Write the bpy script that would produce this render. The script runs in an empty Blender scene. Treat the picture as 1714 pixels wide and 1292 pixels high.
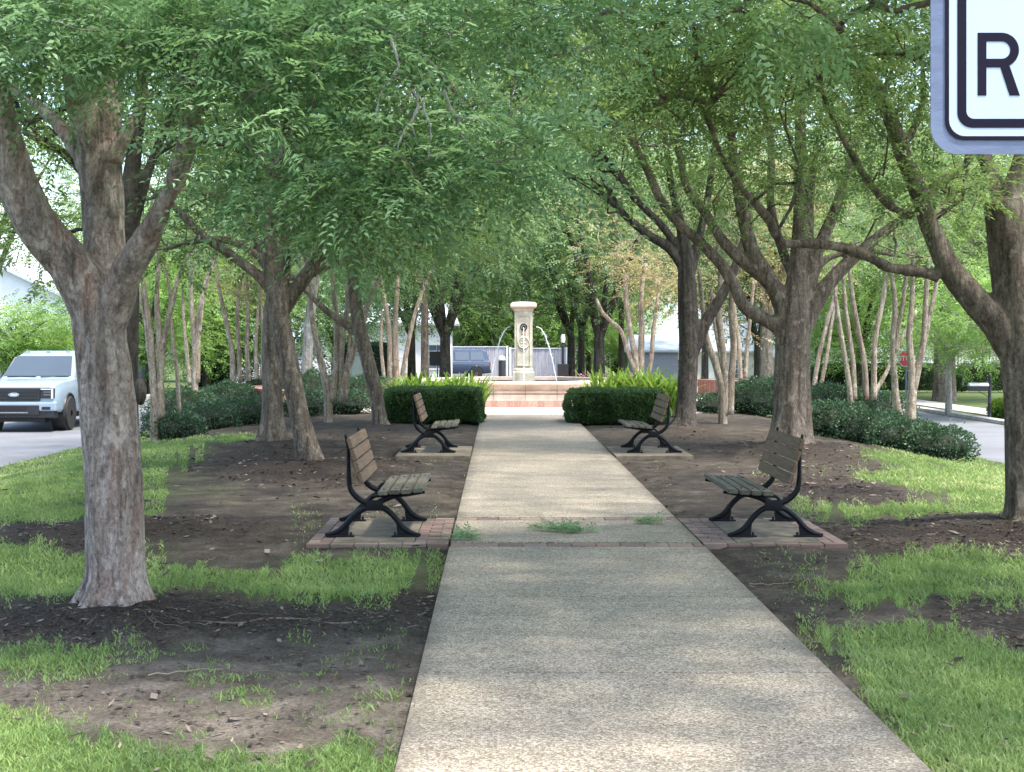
import bpy, bmesh, math, random
import numpy as np
from mathutils import Vector
random.seed(7); RS = np.random.RandomState(11)
SC = bpy.context.scene; COL = SC.collection
# ---- measuring: pixel of the photograph + distance -> metres --------------
FO, VX, VY, CAMH = 2400.0, 835.0, 573.0, 1.7
def P(u, v, Y): return np.array([(u-VX)/FO*Y, Y, CAMH-(v-VY)/FO*Y])
def G(u, v, z=0.0):
    Y = (CAMH-z)*FO/(v-VY); return ((u-VX)/FO*Y, Y)

# ---- numpy noise -----------------------------------------------------------
def _h(i, j, k, s):
    n = (i*374761393 + j*668265263 + k*1274126177 + s*974711) & 0x7fffffff
    n = ((n ^ (n >> 13))*1274126177) & 0x7fffffff
    n = (n ^ (n >> 16)) & 0xffff
    return n/65535.0
def vnoise(x, y, z=None, s=0):
    x = np.asarray(x, float); y = np.asarray(y, float); z = np.zeros_like(x) if z is None else np.asarray(z, float)
    i, j, k = np.floor(x).astype(np.int64), np.floor(y).astype(np.int64), np.floor(z).astype(np.int64)
    fx, fy, fz = x-i, y-j, z-k
    fx, fy, fz = fx*fx*(3-2*fx), fy*fy*(3-2*fy), fz*fz*(3-2*fz)
    r = 0
    for a in (0, 1):
        for b in (0, 1):
            for c in (0, 1):
                w = (fx if a else 1-fx)*(fy if b else 1-fy)*(fz if c else 1-fz)
                r = r + w*_h(i+a, j+b, k+c, s)
    return r
def fbm(x, y, z=None, s=0, o=3):
    r, a, t = 0, 1.0, 0
    x = np.asarray(x, float); y = np.asarray(y, float); z = np.zeros_like(x) if z is None else np.asarray(z, float)
    for q in range(o):
        r = r + a*vnoise(x, y, z, s+q); t += a; a *= .5; x, y, z = x*2.03, y*2.03, z*2.03
    return r/t
def sstep(x): x = np.clip(x, 0, 1); return x*x*(3-2*x)

# ---- objects ---------------------------------------------------------------
def np_mesh(name, V, F, tone=None, smooth=True):
    V = np.asarray(V, np.float32); F = np.asarray(F, np.int32)
    me = bpy.data.meshes.new(name); nf, k = F.shape
    me.vertices.add(len(V)); me.vertices.foreach_set('co', V.ravel())
    me.loops.add(nf*k); me.loops.foreach_set('vertex_index', F.ravel())
    me.polygons.add(nf); me.polygons.foreach_set('loop_start', np.arange(0, nf*k, k, dtype=np.int32))
    me.polygons.foreach_set('loop_total', np.full(nf, k, np.int32))
    me.polygons.foreach_set('use_smooth', np.full(nf, smooth, bool))
    if tone is not None:
        a = me.attributes.new('tone', 'FLOAT', 'POINT'); a.data.foreach_set('value', np.asarray(tone, np.float32))
    me.update(calc_edges=True); return me
def link(name, me, m, parent=None, loc=None):
    o = bpy.data.objects.new(name, me); COL.objects.link(o)
    if m is not None and not me.materials: me.materials.append(m)
    if loc is not None: o.location = loc
    if parent is not None: o.parent = parent
    return o
def tag(o, label=None, cat=None, group=None, kind=None):
    if label: o['label'] = label
    if cat: o['category'] = cat
    if group: o['group'] = group
    if kind: o['kind'] = kind
    return o
def thing(name, label, cat, loc=(0, 0, 0), group=None, rz=0):
    o = bpy.data.objects.new(name, None); COL.objects.link(o)
    o.location = loc; o.rotation_euler = (0, 0, rz); o.empty_display_size = .2
    return tag(o, label, cat, group)
def copy_tree(o, parent=None):
    c = o.copy(); COL.objects.link(c); c.parent = parent
    for ch in o.children: copy_tree(ch, c)
    return c

class MB:
    """mesh builder: boxes, tubes, prisms in metres; build() links ONE mesh object"""
    def __init__(s): s.v = []; s.f = []; s.t = []
    def add(s, V, F, tone=0.5):
        n = len(s.v); s.v += [tuple(map(float, p)) for p in V]; s.f += [tuple(i+n for i in f) for f in F]; s.t += [tone]*len(V); return s
    def box(s, a, b, bev=0, tone=.5):
        (x0, y0, z0), (x1, y1, z1) = a, b
        if bev <= 0:
            V = [(x, y, z) for z in (z0, z1) for x, y in ((x0, y0), (x1, y0), (x1, y1), (x0, y1))]
            return s.add(V, [(3, 2, 1, 0), (4, 5, 6, 7), (0, 1, 5, 4), (1, 2, 6, 5), (2, 3, 7, 6), (3, 0, 4, 7)], tone)
        bm = bmesh.new(); bmesh.ops.create_cube(bm, size=1)
        for v in bm.verts: v.co = Vector(((x0+x1)/2+v.co.x*(x1-x0), (y0+y1)/2+v.co.y*(y1-y0), (z0+z1)/2+v.co.z*(z1-z0)))
        bmesh.ops.bevel(bm, geom=bm.edges[:], offset=bev, segments=2, affect='EDGES', profile=.7)
        bm.verts.index_update(); s.add([v.co for v in bm.verts], [[v.index for v in f.verts] for f in bm.faces], tone); bm.free(); return s
    def prism(s, poly, ax, a, b, tone=.5):
        """poly in the plane across axis ax (0: y,z  1: x,z  2: x,y), from a to b"""
        n = len(poly); V = []
        for t in (a, b):
            for p, q in poly:
                V.append((t, p, q) if ax == 0 else (p, t, q) if ax == 1 else (p, q, t))
        F = [tuple(range(n)), tuple(range(2*n-1, n-1, -1))]+[(i, i+n, (i+1) % n+n, (i+1) % n) for i in range(n)]
        return s.add(V, F, tone)
    def tube(s, pts, rad, k=8, flare=0, lobes=0, ph=0, cap=True, tone=.5, flat=None):
        pts = np.asarray(pts, float); n = len(pts); rad = np.full(n, rad) if np.isscalar(rad) else np.asarray(rad, float)
        T = np.gradient(pts, axis=0); T /= np.linalg.norm(T, axis=1)[:, None]+1e-9
        up = np.array([0, 0, 1.]) if abs(T[0][2]) < .9 else np.array([1., 0, 0])
        A = np.cross(T[0], up); A /= np.linalg.norm(A); V = []; th = np.arange(k)*2*math.pi/k
        for i in range(n):
            A = A-T[i]*A.dot(T[i]); A /= np.linalg.norm(A)+1e-9; B = np.cross(T[i], A)
            rr = np.full(k, rad[i])
            if lobes:
                h = abs(pts[i][2]-pts[0][2])
                rr = rr*(1+flare*math.exp(-h/.16)*(.45+.55*np.cos(lobes*th+ph))+.05*np.cos(lobes*th+ph+h))
            fl = 1 if flat is None else flat
            for q in range(k): V.append(pts[i]+A*math.cos(th[q])*rr[q]+B*math.sin(th[q])*rr[q]*fl)
        F = [(i*k+q, i*k+(q+1) % k, (i+1)*k+(q+1) % k, (i+1)*k+q) for i in range(n-1) for q in range(k)]
        if cap: F += [tuple(range(k-1, -1, -1)), tuple((n-1)*k+q for q in range(k))]
        return s.add(V, F, tone)
    def lathe(s, prof, c=(0, 0, 0), k=24, axis=2, square=False, ang=0, tone=.5):
        V = []; n = len(prof)
        for r, h in prof:
            for q in range(k):
                t = 2*math.pi*q/k+ang; p = [r*math.cos(t), r*math.sin(t), h]
                if axis == 1: p = [p[0], p[2], p[1]]
                if axis == 0: p = [p[2], p[0], p[1]]
                V.append((p[0]+c[0], p[1]+c[1], p[2]+c[2]))
        F = [(i*k+q, i*k+(q+1) % k, (i+1)*k+(q+1) % k, (i+1)*k+q) for i in range(n-1) for q in range(k)]
        F += [tuple(range(k-1, -1, -1)), tuple((n-1)*k+q for q in range(k))]
        return s.add(V, F, tone)
    def sub(s, loc):
        s.v = [(x-loc[0], y-loc[1], z-loc[2]) for x, y, z in s.v]; return s
    def mesh(s, name, smooth=False):
        me = bpy.data.meshes.new(name); me.from_pydata(s.v, [], s.f)
        a = me.attributes.new('tone', 'FLOAT', 'POINT'); a.data.foreach_set('value', np.array(s.t, np.float32))
        bm = bmesh.new(); bm.from_mesh(me); bmesh.ops.recalc_face_normals(bm, faces=bm.faces)
        if smooth:
            for f in bm.faces: f.smooth = True
            for e in bm.edges:
                if e.is_manifold and e.calc_face_angle(0) > math.radians(38): e.smooth = False
        bm.to_mesh(me); bm.free(); return me
    def build(s, name, m, parent=None, loc=None, smooth=False):
        """vertices are local when a parent is given; else loc is taken out of them and set as location"""
        if parent is None and loc is not None: s.sub(loc)
        return link(name, s.mesh(name, smooth), m, parent, loc)

# ---- materials -------------------------------------------------------------
def newmat(name):
    m = bpy.data.materials.new(name); m.use_nodes = True; nt = m.node_tree; b = nt.nodes['Principled BSDF']
    return m, nt, b
def c4(c): return (c[0], c[1], c[2], 1)
def ramp(nt, stops, fac=None, interp='LINEAR'):
    r = nt.nodes.new('ShaderNodeValToRGB'); e = r.color_ramp.elements; r.color_ramp.interpolation = interp
    while len(e) < len(stops): e.new(.5)
    for q, (p, c) in enumerate(stops): e[q].position = p; e[q].color = c4(c)
    if fac is not None: nt.links.new(fac, r.inputs['Fac'])
    return r
def coords(nt, scale=(1, 1, 1), kind='Object'):
    tc = nt.nodes.new('ShaderNodeTexCoord'); mp = nt.nodes.new('ShaderNodeMapping'); mp.inputs['Scale'].default_value = scale
    nt.links.new(tc.outputs[kind], mp.inputs['Vector']); return mp.outputs['Vector']
def noise(nt, vec, scale, detail=5, rough=.6, dist=0):
    n = nt.nodes.new('ShaderNodeTexNoise'); n.inputs['Scale'].default_value = scale; n.inputs['Detail'].default_value = detail
    n.inputs['Roughness'].default_value = rough; n.inputs['Distortion'].default_value = dist; nt.links.new(vec, n.inputs['Vector']); return n.outputs['Fac']
def mixc(nt, fac, a, b, mode='MIX'):
    n = nt.nodes.new('ShaderNodeMix'); n.data_type = 'RGBA'; n.blend_type = mode
    if isinstance(fac, (int, float)): n.inputs['Factor'].default_value = fac
    else: nt.links.new(fac, n.inputs['Factor'])
    for s, x in ((6, a), (7, b)):
        if isinstance(x, tuple): n.inputs[s].default_value = c4(x)
        else: nt.links.new(x, n.inputs[s])
    return n.outputs[2]
def bump(nt, b, h, strength, dist=.01):
    n = nt.nodes.new('ShaderNodeBump'); n.inputs['Strength'].default_value = strength; n.inputs['Distance'].default_value = dist
    nt.links.new(h, n.inputs['Height']); nt.links.new(n.outputs['Normal'], b.inputs['Normal'])
def simple(name, c, rough=.6, metal=0, c2=None, scale=8, stretch=(1, 1, 1), bmp=0, bscale=None, coat=0, spec=.5, em=None):
    m, nt, b = newmat(name); b.inputs['Roughness'].default_value = rough; b.inputs['Metallic'].default_value = metal
    b.inputs['Coat Weight'].default_value = coat; b.inputs['Specular IOR Level'].default_value = spec
    v = coords(nt, stretch); n = noise(nt, v, scale)
    c2 = c2 or tuple(x*.78 for x in c)
    r = ramp(nt, [(.32, c2), (.66, c)], n); nt.links.new(r.outputs['Color'], b.inputs['Base Color'])
    if bmp: bump(nt, b, noise(nt, v, bscale or scale*4), bmp)
    return m
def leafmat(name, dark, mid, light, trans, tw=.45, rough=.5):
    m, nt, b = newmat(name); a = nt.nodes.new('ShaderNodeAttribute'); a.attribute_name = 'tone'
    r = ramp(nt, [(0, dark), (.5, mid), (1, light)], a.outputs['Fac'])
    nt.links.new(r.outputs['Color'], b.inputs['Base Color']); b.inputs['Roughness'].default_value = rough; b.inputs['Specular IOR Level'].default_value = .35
    t = nt.nodes.new('ShaderNodeBsdfTranslucent'); tcol = mixc(nt, .55, r.outputs['Color'], trans); nt.links.new(tcol, t.inputs['Color'])
    mx = nt.nodes.new('ShaderNodeMixShader'); mx.inputs['Fac'].default_value = tw
    nt.links.new(b.outputs[0], mx.inputs[1]); nt.links.new(t.outputs[0], mx.inputs[2]); nt.links.new(mx.outputs[0], nt.nodes['Material Output'].inputs['Surface']); return m
def barkmat(name, dark, mid, light, red, sc=1.0, redamt=.5):
    m, nt, b = newmat(name); v = coords(nt, (9*sc, 9*sc, 2.2*sc)); n1 = noise(nt, v, 1.0, 8, .7, .6)
    r1 = ramp(nt, [(.30, dark), (.5, mid), (.70, light)], n1)
    v2 = coords(nt, (5*sc, 5*sc, .9*sc)); n2 = noise(nt, v2, 1.1, 4, .6, 1.0); r2 = ramp(nt, [(.52, (0, 0, 0)), (.68, (redamt,)*3)], n2)
    c = mixc(nt, r2.outputs['Color'], r1.outputs['Color'], red)
    v3 = coords(nt, (1, 1, .6)); n3 = noise(nt, v3, 42*sc, 6, .75, .5); r3 = ramp(nt, [(.33, (.42,)*3), (.5, (.9,)*3), (.66, (1.3,)*3)], n3)
    c = mixc(nt, 1.0, c, r3.outputs['Color'], 'MULTIPLY')
    n4 = noise(nt, coords(nt, (16*sc, 16*sc, 1.5*sc)), 1.0, 5, .6, .4); r4 = ramp(nt, [(.40, (.38,)*3), (.47, (1,)*3)], n4); c = mixc(nt, .55, c, r4.outputs['Color'], 'MULTIPLY')
    n5 = noise(nt, v3, 11*sc, 4, .6); c = mixc(nt, ramp(nt, [(.56, (0,)*3), (.66, (.55,)*3)], n5).outputs['Color'], c, tuple(min(1, q*1.25) for q in light))
    vo = nt.nodes.new('ShaderNodeTexVoronoi'); vo.feature = 'DISTANCE_TO_EDGE'; vo.inputs['Scale'].default_value = 1.0
    vm = nt.nodes.new('ShaderNodeVectorMath'); vm.operation = 'ADD'; nn = nt.nodes.new('ShaderNodeTexNoise'); nn.inputs['Scale'].default_value = 9; nt.links.new(v3, nn.inputs['Vector']); nt.links.new(coords(nt, (20*sc, 20*sc, 6*sc)), vm.inputs[0]); nt.links.new(nn.outputs['Color'], vm.inputs[1]); nt.links.new(vm.outputs[0], vo.inputs['Vector'])
    cr = ramp(nt, [(.0, (.5,)*3), (.08, (1,)*3)], vo.outputs['Distance']); c = mixc(nt, .35, c, cr.outputs['Color'], 'MULTIPLY')
    nt.links.new(c, b.inputs['Base Color']); b.inputs['Roughness'].default_value = .9; b.inputs['Specular IOR Level'].default_value = .15
    ad = nt.nodes.new('ShaderNodeMath'); ad.operation = 'ADD'; nt.links.new(n4, ad.inputs[0]); nt.links.new(n3, ad.inputs[1]); bump(nt, b, ad.outputs[0], 1.0, .03); return m
def brickmat(name, c1, c2, mortar, scale=1.0, bw=.2, bh=.067, off=.5):
    m, nt, b = newmat(name); v = coords(nt, (1, 1, 1)); br = nt.nodes.new('ShaderNodeTexBrick')
    br.inputs['Color1'].default_value = c4(c1); br.inputs['Color2'].default_value = c4(c2); br.inputs['Mortar'].default_value = c4(mortar)
    br.inputs['Scale'].default_value = scale; br.inputs['Brick Width'].default_value = bw; br.inputs['Row Height'].default_value = bh; br.inputs['Mortar Size'].default_value = .008; br.offset = off
    nt.links.new(v, br.inputs['Vector']); n = noise(nt, v, 25); rr = ramp(nt, [(.3, (.6,)*3), (.7, (1.15,)*3)], n)
    nt.links.new(mixc(nt, 1.0, br.outputs['Color'], rr.outputs['Color'], 'MULTIPLY'), b.inputs['Base Color']); b.inputs['Roughness'].default_value = .85; return m
def glassmat(name, c, rough=.05):
    m, nt, b = newmat(name); b.inputs['Base Color'].default_value = c4(c); b.inputs['Roughness'].default_value = rough; b.inputs['Metallic'].default_value = .0; b.inputs['Specular IOR Level'].default_value = 1.0; b.inputs['Coat Weight'].default_value = 1; b.inputs['Coat Roughness'].default_value = .02; return m

M = {}
M['leaf_near'] = leafmat('leaf_elm_near', (.05, .10, .045), (.165, .295, .135), (.36, .53, .29), (.36, .58, .20), .48)
M['leaf_mid'] = leafmat('leaf_elm_mid', (.03, .065, .024), (.11, .185, .065), (.25, .36, .14), (.34, .48, .11), .47)
M['leaf_far'] = leafmat('leaf_elm_far', (.06, .12, .06), (.17, .28, .14), (.32, .45, .24), (.28, .43, .10), .42)
M['leaf_bright'] = leafmat('leaf_fresh_green', (.09, .19, .05), (.20, .36, .09), (.34, .50, .17), (.42, .60, .12), .45)
M['leaf_yellow'] = leafmat('leaf_yellowed', (.16, .14, .07), (.36, .32, .16), (.58, .49, .30), (.5, .42, .12), .4)
M['leaf_hedge'] = leafmat('leaf_boxwood', (.02, .05, .02), (.05, .11, .035), (.12, .21, .07), (.14, .26, .04), .25, .45)
M['leaf_azalea'] = leafmat('leaf_azalea', (.018, .045, .024), (.042, .09, .045), (.11, .18, .09), (.10, .2, .05), .2, .42)
M['leaf_strap'] = leafmat('leaf_strap', (.05, .12, .02), (.14, .27, .04), (.30, .42, .08), (.4, .55, .08), .4, .35)
M['grass'] = leafmat('grass_blades', (.095, .165, .055), (.225, .33, .10), (.44, .47, .22), (.42, .54, .14), .4, .6)
M['bark_near'] = barkmat('bark_mottled_grey', (.19, .15, .125), (.40, .33, .28), (.60, .52, .46), (.36, .20, .15), 1.0, .6)
M['bark_mid'] = barkmat('bark_grey_brown', (.085, .068, .052), (.19, .155, .12), (.34, .285, .225), (.19, .125, .085), .9, .4)
M['bark_dark'] = barkmat('bark_dark', (.045, .04, .036), (.09, .078, .066), (.15, .135, .115), (.10, .07, .05), .8, .3)
M['bark_tan'] = barkmat('bark_smooth_tan', (.22, .17, .13), (.40, .33, .25), (.58, .51, .41), (.30, .165, .11), .8, .45)
M['bark_pale'] = barkmat('bark_pale', (.28, .26, .23), (.42, .40, .36), (.55, .53, .48), (.35, .3, .26), .8, .3)
M['iron'] = simple('black_cast_iron', (.006, .007, .010), .5, .0, (.004, .004, .006), 30, bmp=.15, spec=.22)
M['wood_warm'] = simple('worn_brown_slats', (.175, .115, .072), .8, 0, (.085, .058, .038), 5, (14, .9, 14), .35, 12)
M['wood_grey'] = simple('weathered_grey_slats', (.125, .115, .088), .85, 0, (.06, .058, .044), 5, (14, .9, 14), .35, 12)
M['stone'] = simple('cream_stone', (.66, .62, .50), .8, 0, (.44, .40, .30), 5, bmp=.3, bscale=60)
M['stone_pink'] = simple('pinkish_stone', (.74, .62, .52), .8, 0, (.56, .43, .34), 4, bmp=.2, bscale=50)
M['pave'] = simple('pale_plaza_paving', (.52, .47, .43), .85, 0, (.36, .31, .28), 3, bmp=.2, bscale=80)
M['brick_pale'] = brickmat('pale_red_brick', (.42, .25, .20), (.50, .34, .28), (.45, .38, .33))
M['brick'] = brickmat('red_brick', (.27, .085, .055), (.34, .13, .09), (.30, .26, .22))
M['water'] = glassmat('water', (.10, .16, .17), .03)
M['jet'] = simple('white_water', (.8, .86, .9), .15, 0, (.7, .78, .84), 20)
M['white'] = simple('white_paint', (.78, .79, .80), .5, 0, (.68, .69, .70), 2)
M['copper'] = simple('rust_stain', (.30, .12, .06), .8, 0, (.4, .22, .12), 40)
M['dark'] = simple('black_paint', (.02, .02, .024), .4, 0, (.012, .012, .015), 10)
M['asphalt'] = simple('asphalt', (.165, .17, .18), .85, 0, (.12, .123, .13), .8, bmp=.3, bscale=150)
M['kerb'] = simple('kerb_concrete', (.42, .40, .37), .85, 0, (.28, .27, .25), 3, bmp=.2, bscale=80)
M['car_white'] = simple('white_car_paint', (.29, .37, .45), .25, 0, (.27, .34, .42), 1, coat=.6)
M['car_blue'] = simple('blue_car_paint', (.03, .05, .10), .3, 0, (.025, .042, .085), 1, coat=1)
M['tyre'] = simple('tyre_rubber', (.018, .018, .019), .8, 0, (.012, .012, .012), 20)
M['alloy'] = simple('alloy', (.45, .46, .48), .35, .8, (.3, .3, .32), 20)
M['glass'] = glassmat('car_glass', (.04, .055, .06))
M['glass_sky'] = glassmat('window_glass', (.10, .14, .18))
M['lamp'] = glassmat('lamp_glass', (.75, .78, .8), .1)
M['lamp_red'] = glassmat('lamp_red', (.5, .03, .02), .1)
M['red'] = simple('sign_red', (.55, .05, .05), .45, 0, (.48, .04, .04), 5)
M['alu'] = simple('aluminium_sheet', (.155, .19, .275), .45, .3, (.11, .135, .21), 9, (1, 1, 2.2), .1, 40)
M['sign_white'] = simple('sign_white_sheeting', (.43, .52, .58), .45, 0, (.40, .49, .55), 6)
M['sign_black'] = simple('sign_black_ink', (.007, .006, .016), .55, 0, (.010, .008, .02), 10, spec=.12)
M['fence'] = simple('grey_fence_boards', (.52, .50, .53), .85, 0, (.30, .28, .31), 2.2, (6, 6, .4), .2, 20)
M['wall_cream'] = simple('cream_wall', (.62, .58, .50), .8, 0, (.55, .51, .44), 1)
M['roof_pale'] = simple('pale_roof', (.50, .54, .60), .7, 0, (.42, .46, .52), 3, (1, 1, 8))
M['roof_grey'] = simple('grey_roof', (.2, .2, .22), .8, 0, (.15, .15, .17), 4)
M['cabinet'] = simple('grey_green_cabinet', (.24, .29, .27), .6, 0, (.2, .25, .23), 3)
M['mulch'] = leafmat('bark_chips', (.022, .017, .014), (.07, .053, .042), (.25, .205, .165), (.1, .07, .04), .0, .9)
M['dry'] = leafmat('dry_runners', (.08, .065, .045), (.15, .125, .09), (.26, .23, .165), (.3, .3, .1), .0, .8)
M['pink'] = leafmat('pink_flowers', (.35, .05, .12), (.55, .12, .25), (.75, .35, .5), (.7, .2, .4), .3)
# ---- ground: patches of grass, soil and mulch measured in the photograph ----
def pxpoly(pts): return np.array([G(u, v) for u, v in pts])
def inpoly(x, y, poly):
    r = np.zeros(x.shape, bool); n = len(poly); j = n-1
    for i in range(n):
        xi, yi = poly[i]; xj, yj = poly[j]
        c = ((yi > y) != (yj > y)) & (x < (xj-xi)*(y-yi)/(yj-yi+1e-12)+xi); r ^= c; j = i
    return r
# (kind, density, polygon) later ones paint over earlier ones
SOIL = [
 ('s', 0, [(-3000, 2400), (-3000, 1000), (-400, 1000), (800, 690), (1000, 690), (2000, 900), (5000, 1000), (5000, 2400)]),
 ('g', 1, [(-400, 1022), (0, 1024), (120, 1022), (260, 1004), (420, 1010), (560, 1012), (790, 990), (800, 922), (640, 934), (505, 925), (420, 918), (300, 925), (0, 920), (-400, 920)]),
 ('g', .35, [(250, 955), (430, 960), (500, 930), (420, 915), (250, 918)]),
 ('g', 1, [(-500, 885), (30, 885), (150, 872), (325, 868), (330, 846), (260, 820), (330, 800), (420, 790), (360, 775), (330, 762), (430, 744), (450, 722), (235, 735), (0, 780), (-900, 850)]),
 ('g', .5, [(240, 800), (420, 785), (445, 770), (480, 800), (400, 830), (440, 850), (250, 862)]),
 ('g', .35, [(250, 880), (330, 880), (480, 868), (640, 884), (560, 850), (380, 850), (300, 830)]),
 ('g', .22, [(480, 866), (600, 880), (760, 874), (768, 850), (640, 845)]),
 ('g', .5, [(455, 735), (640, 730), (600, 742), (480, 748)]),
 ('g', 1, [(-900, 1175), (0, 1182), (60, 1200), (150, 1210), (190, 1250), (320, 1245), (420, 1262), (560, 1245), (640, 1268), (655, 1400), (620, 2400), (-3000, 2400)]),
 ('g', .55, [(-600, 1090), (60, 1085), (160, 1078), (215, 1100), (150, 1140), (0, 1150), (-600, 1150)]),
 ('g', .4, [(230, 1105), (300, 1072), (400, 1065), (430, 1085), (350, 1100), (330, 1130), (240, 1130)]),
 ('g', .8, [(310, 1135), (380, 1135), (410, 1165), (360, 1168)]),
 ('g', .4, [(330, 1170), (440, 1150), (470, 1170), (440, 1200), (370, 1190)]),
 ('g', .5, [(455, 1065), (500, 1045), (570, 1050), (560, 1068), (480, 1074)]),
 ('g', .35, [(530, 1120), (640, 1115), (690, 1100), (700, 1060), (640, 1050), (620, 1085), (540, 1100)]),
 ('g', .45, [(540, 1160), (640, 1140), (690, 1150), (670, 1170), (560, 1175)]),
 ('g', .3, [(440, 1230), (560, 1200), (640, 1230), (560, 1250)]),
 ('g', 1, [(1360, 1010), (1340, 985), (1400, 950), (1420, 925), (1600, 920), (2600, 925), (2600, 1010), (1714, 1008), (1550, 1010)]),
 ('g', .25, [(1340, 940), (1240, 950), (1290, 975), (1340, 1000)]),
 ('g', .18, [(1185, 925), (1420, 925), (1400, 940), (1210, 935)]),
 ('g', 1, [(1350, 1090), (1335, 1060), (1400, 1042), (1560, 1036), (1640, 1060), (1714, 1085), (2600, 1100), (5000, 2400), (2400, 2400), (1560, 1296), (1480, 1210), (1390, 1110)]),
 ('g', 1, [(1340, 872), (1330, 845), (1400, 830), (1560, 842), (1600, 830), (1540, 815), (1420, 800), (1345, 790), (1420, 782), (1700, 775), (3200, 820), (3200, 880), (1700, 882), (1450, 872)]),
 ('g', 1, [(1430, 775), (1400, 760), (1440, 750), (1600, 758), (1700, 780), (1900, 800), (1600, 795)]),
 ('g', .5, [(1170, 800), (1160, 785), (1260, 782), (1350, 800), (1250, 806)]),
 ('g', .4, [(1240, 745), (1330, 742), (1400, 752), (1330, 757)]),
 ('m', 1, [(0, 1100), (-300, 1060), (0, 1036), (130, 1026), (280, 1016), (420, 1018), (560, 1020), (700, 1000), (735, 990), (715, 1045), (600, 1052), (450, 1052), (380, 1066), (260, 1080), (150, 1082), (60, 1075)]),
 ('m', 1, [(-60, 912), (20, 918), (150, 922), (330, 912), (420, 905), (420, 885), (330, 868), (200, 868), (60, 882)]),
 ('m', 1, [(330, 790), (380, 760), (440, 748), (520, 748), (620, 762), (700, 790), (560, 815), (440, 812)]),
 ('m', .6, [(480, 760), (520, 728), (640, 714), (700, 725), (660, 748), (560, 765)]),
 ('m', 1, [(1340, 895), (1400, 872), (1560, 868), (1700, 874), (2500, 880), (2500, 930), (1650, 926), (1420, 912)]),
 ('m', 1, [(1200, 800), (1330, 785), (1430, 800), (1500, 820), (1560, 838), (1420, 842), (1300, 835)]),
 ('m', 1, [(1190, 745), (1260, 738), (1390, 752), (1480, 775), (1440, 785), (1300, 780)]),
 ('m', .7, [(1080, 730), (1180, 715), (1240, 730), (1180, 745), (1100, 745)]),
 ('m', .8, [(1600, 1010), (1714, 1008), (2600, 1012), (2600, 1090), (1714, 1080), (1640, 1052)]),
]
SOILW = [(k, d, pxpoly(p)) for k, d, p in SOIL]
def masks(x, y):
    a = [_masks(x, y, q) for q in range(6)]; return sum(q[0] for q in a)/6, sum(q[1] for q in a)/6
def _masks(x, y, jit=0):
    """grass and mulch amount at world x, y"""
    d = np.clip(y/14, .35, 2)
    wx = (fbm(x*2.2/d, y*1.2/d, s=3)-.5)*.55*d; wy = (fbm(x*2.2/d, y*1.2/d, s=9)-.5)*.8*d
    wx = wx+(vnoise(x*14/d, y*8/d, s=50+jit)-.5)*.75*d; wy = wy+(vnoise(x*14/d, y*8/d, s=60+jit)-.5)*1.3*d
    X, Y = x+wx, y+wy; g = np.zeros(x.shape); m = np.zeros(x.shape)
    for k, den, poly in SOILW:
        i = inpoly(X, Y, poly)
        if k == 's': g[i] = .10; m[i] = 0
        if k == 'g': g[i] = den; m[i] = 0
        if k == 'm': m[i] = den; g[i] = .02
    tf = (y < 10.3) & (g > .2) & (g < .9) & (m < .1); g[tf] = np.minimum(g[tf]*1.55, .8)
    out = (x < -6.0-.15*np.sin(y)) | (x > 6.6)
    g[out & (m < .5)] = 1
    near = (y < 4.2); g[near] = .9; m[near] = 0
    edge = (x > -.62) & (x < -.40) | (x > 1.68) & (x < 1.80); g[edge & (y > 7)] *= .75
    g = g*(.55+.75*fbm(x*1.7, y*1.0, s=21)); g[y > 33] = np.where(np.abs(x[y > 33]) < 6.3, 0, g[y > 33])
    return np.clip(g, 0, 1), np.clip(m, 0, 1)
TREE_MOUNDS = [(-2.4, 8.93, .10, .8), (-3.2, 12.6, .12, .9), (-2.55, 19.2, .14, 1.1), (-3.6, 23, .14, 1.1), (4.75, 12.9, .12, 1.0), (4.6, 22.4, .14, 1.2), (3.6, 27.7, .10, 1.0), (-2.4, 28.7, .06, 1.0)]
EL, ER, OL, OR_ = -8.4, 8.75, -13.3, 12.9
def gz(x, y, fine=True):
    x = np.asarray(x, float); y = np.asarray(y, float)
    z = -.40*sstep((-x-5.0)/3.2)-.40*sstep((x-5.4)/3.2)
    z = z-np.clip(y-58, 0, 200)*.018
    for mx, my, h, r in TREE_MOUNDS: z = z+h*np.exp(-((x-mx)**2+(y-my)**2)/(r*r))*(1 if fine else 1)
    road = ((x > OL+.01) & (x < EL-.01)) | ((x > ER+.01) & (x < OR_-.01)); z = np.where(road, z-.06, z)
    return z
def gzn(x, y):
    z = gz(x, y); w = np.exp(-np.clip(np.asarray(y)-20, 0, 99)/10)
    p = (np.asarray(x) > -.55) & (np.asarray(x) < 1.83)
    return z+np.where(p, -.012, (fbm(np.asarray(x)*2.5, np.asarray(y)*2.5, s=5)-.5)*.05*w)
def gz1(x, y): return float(gzn(np.array([x]), np.array([y]))[0])
xs = np.unique(np.round(np.concatenate([[-260, -160, -100, -70, -50, -40, -32, -26, -22, -18, -15.5, -14.4], [OL, OL+.02], np.arange(-13, -9, 1.0), [EL-.02, EL], np.arange(-8.2, -3.4, .14), np.arange(-3.4, 4.4, .055), np.arange(4.4, 8.6, .14), [ER, ER+.02], np.arange(9.5, 12.8, 1.), [OR_-.02, OR_], [14, 15, 16, 18, 21, 25, 30, 38, 50, 70, 100, 160, 260]]), 4))
ys = [-30, -15, -5, 0, 2, 3]; 
while ys[-1] < 40: ys.append(ys[-1]+max(.035, ys[-1]*.0065))
while ys[-1] < 420: ys.append(ys[-1]*1.07)
ys = np.array(ys); XX, YY = np.meshgrid(xs, ys); ZZ = gzn(XX, YY)
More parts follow.
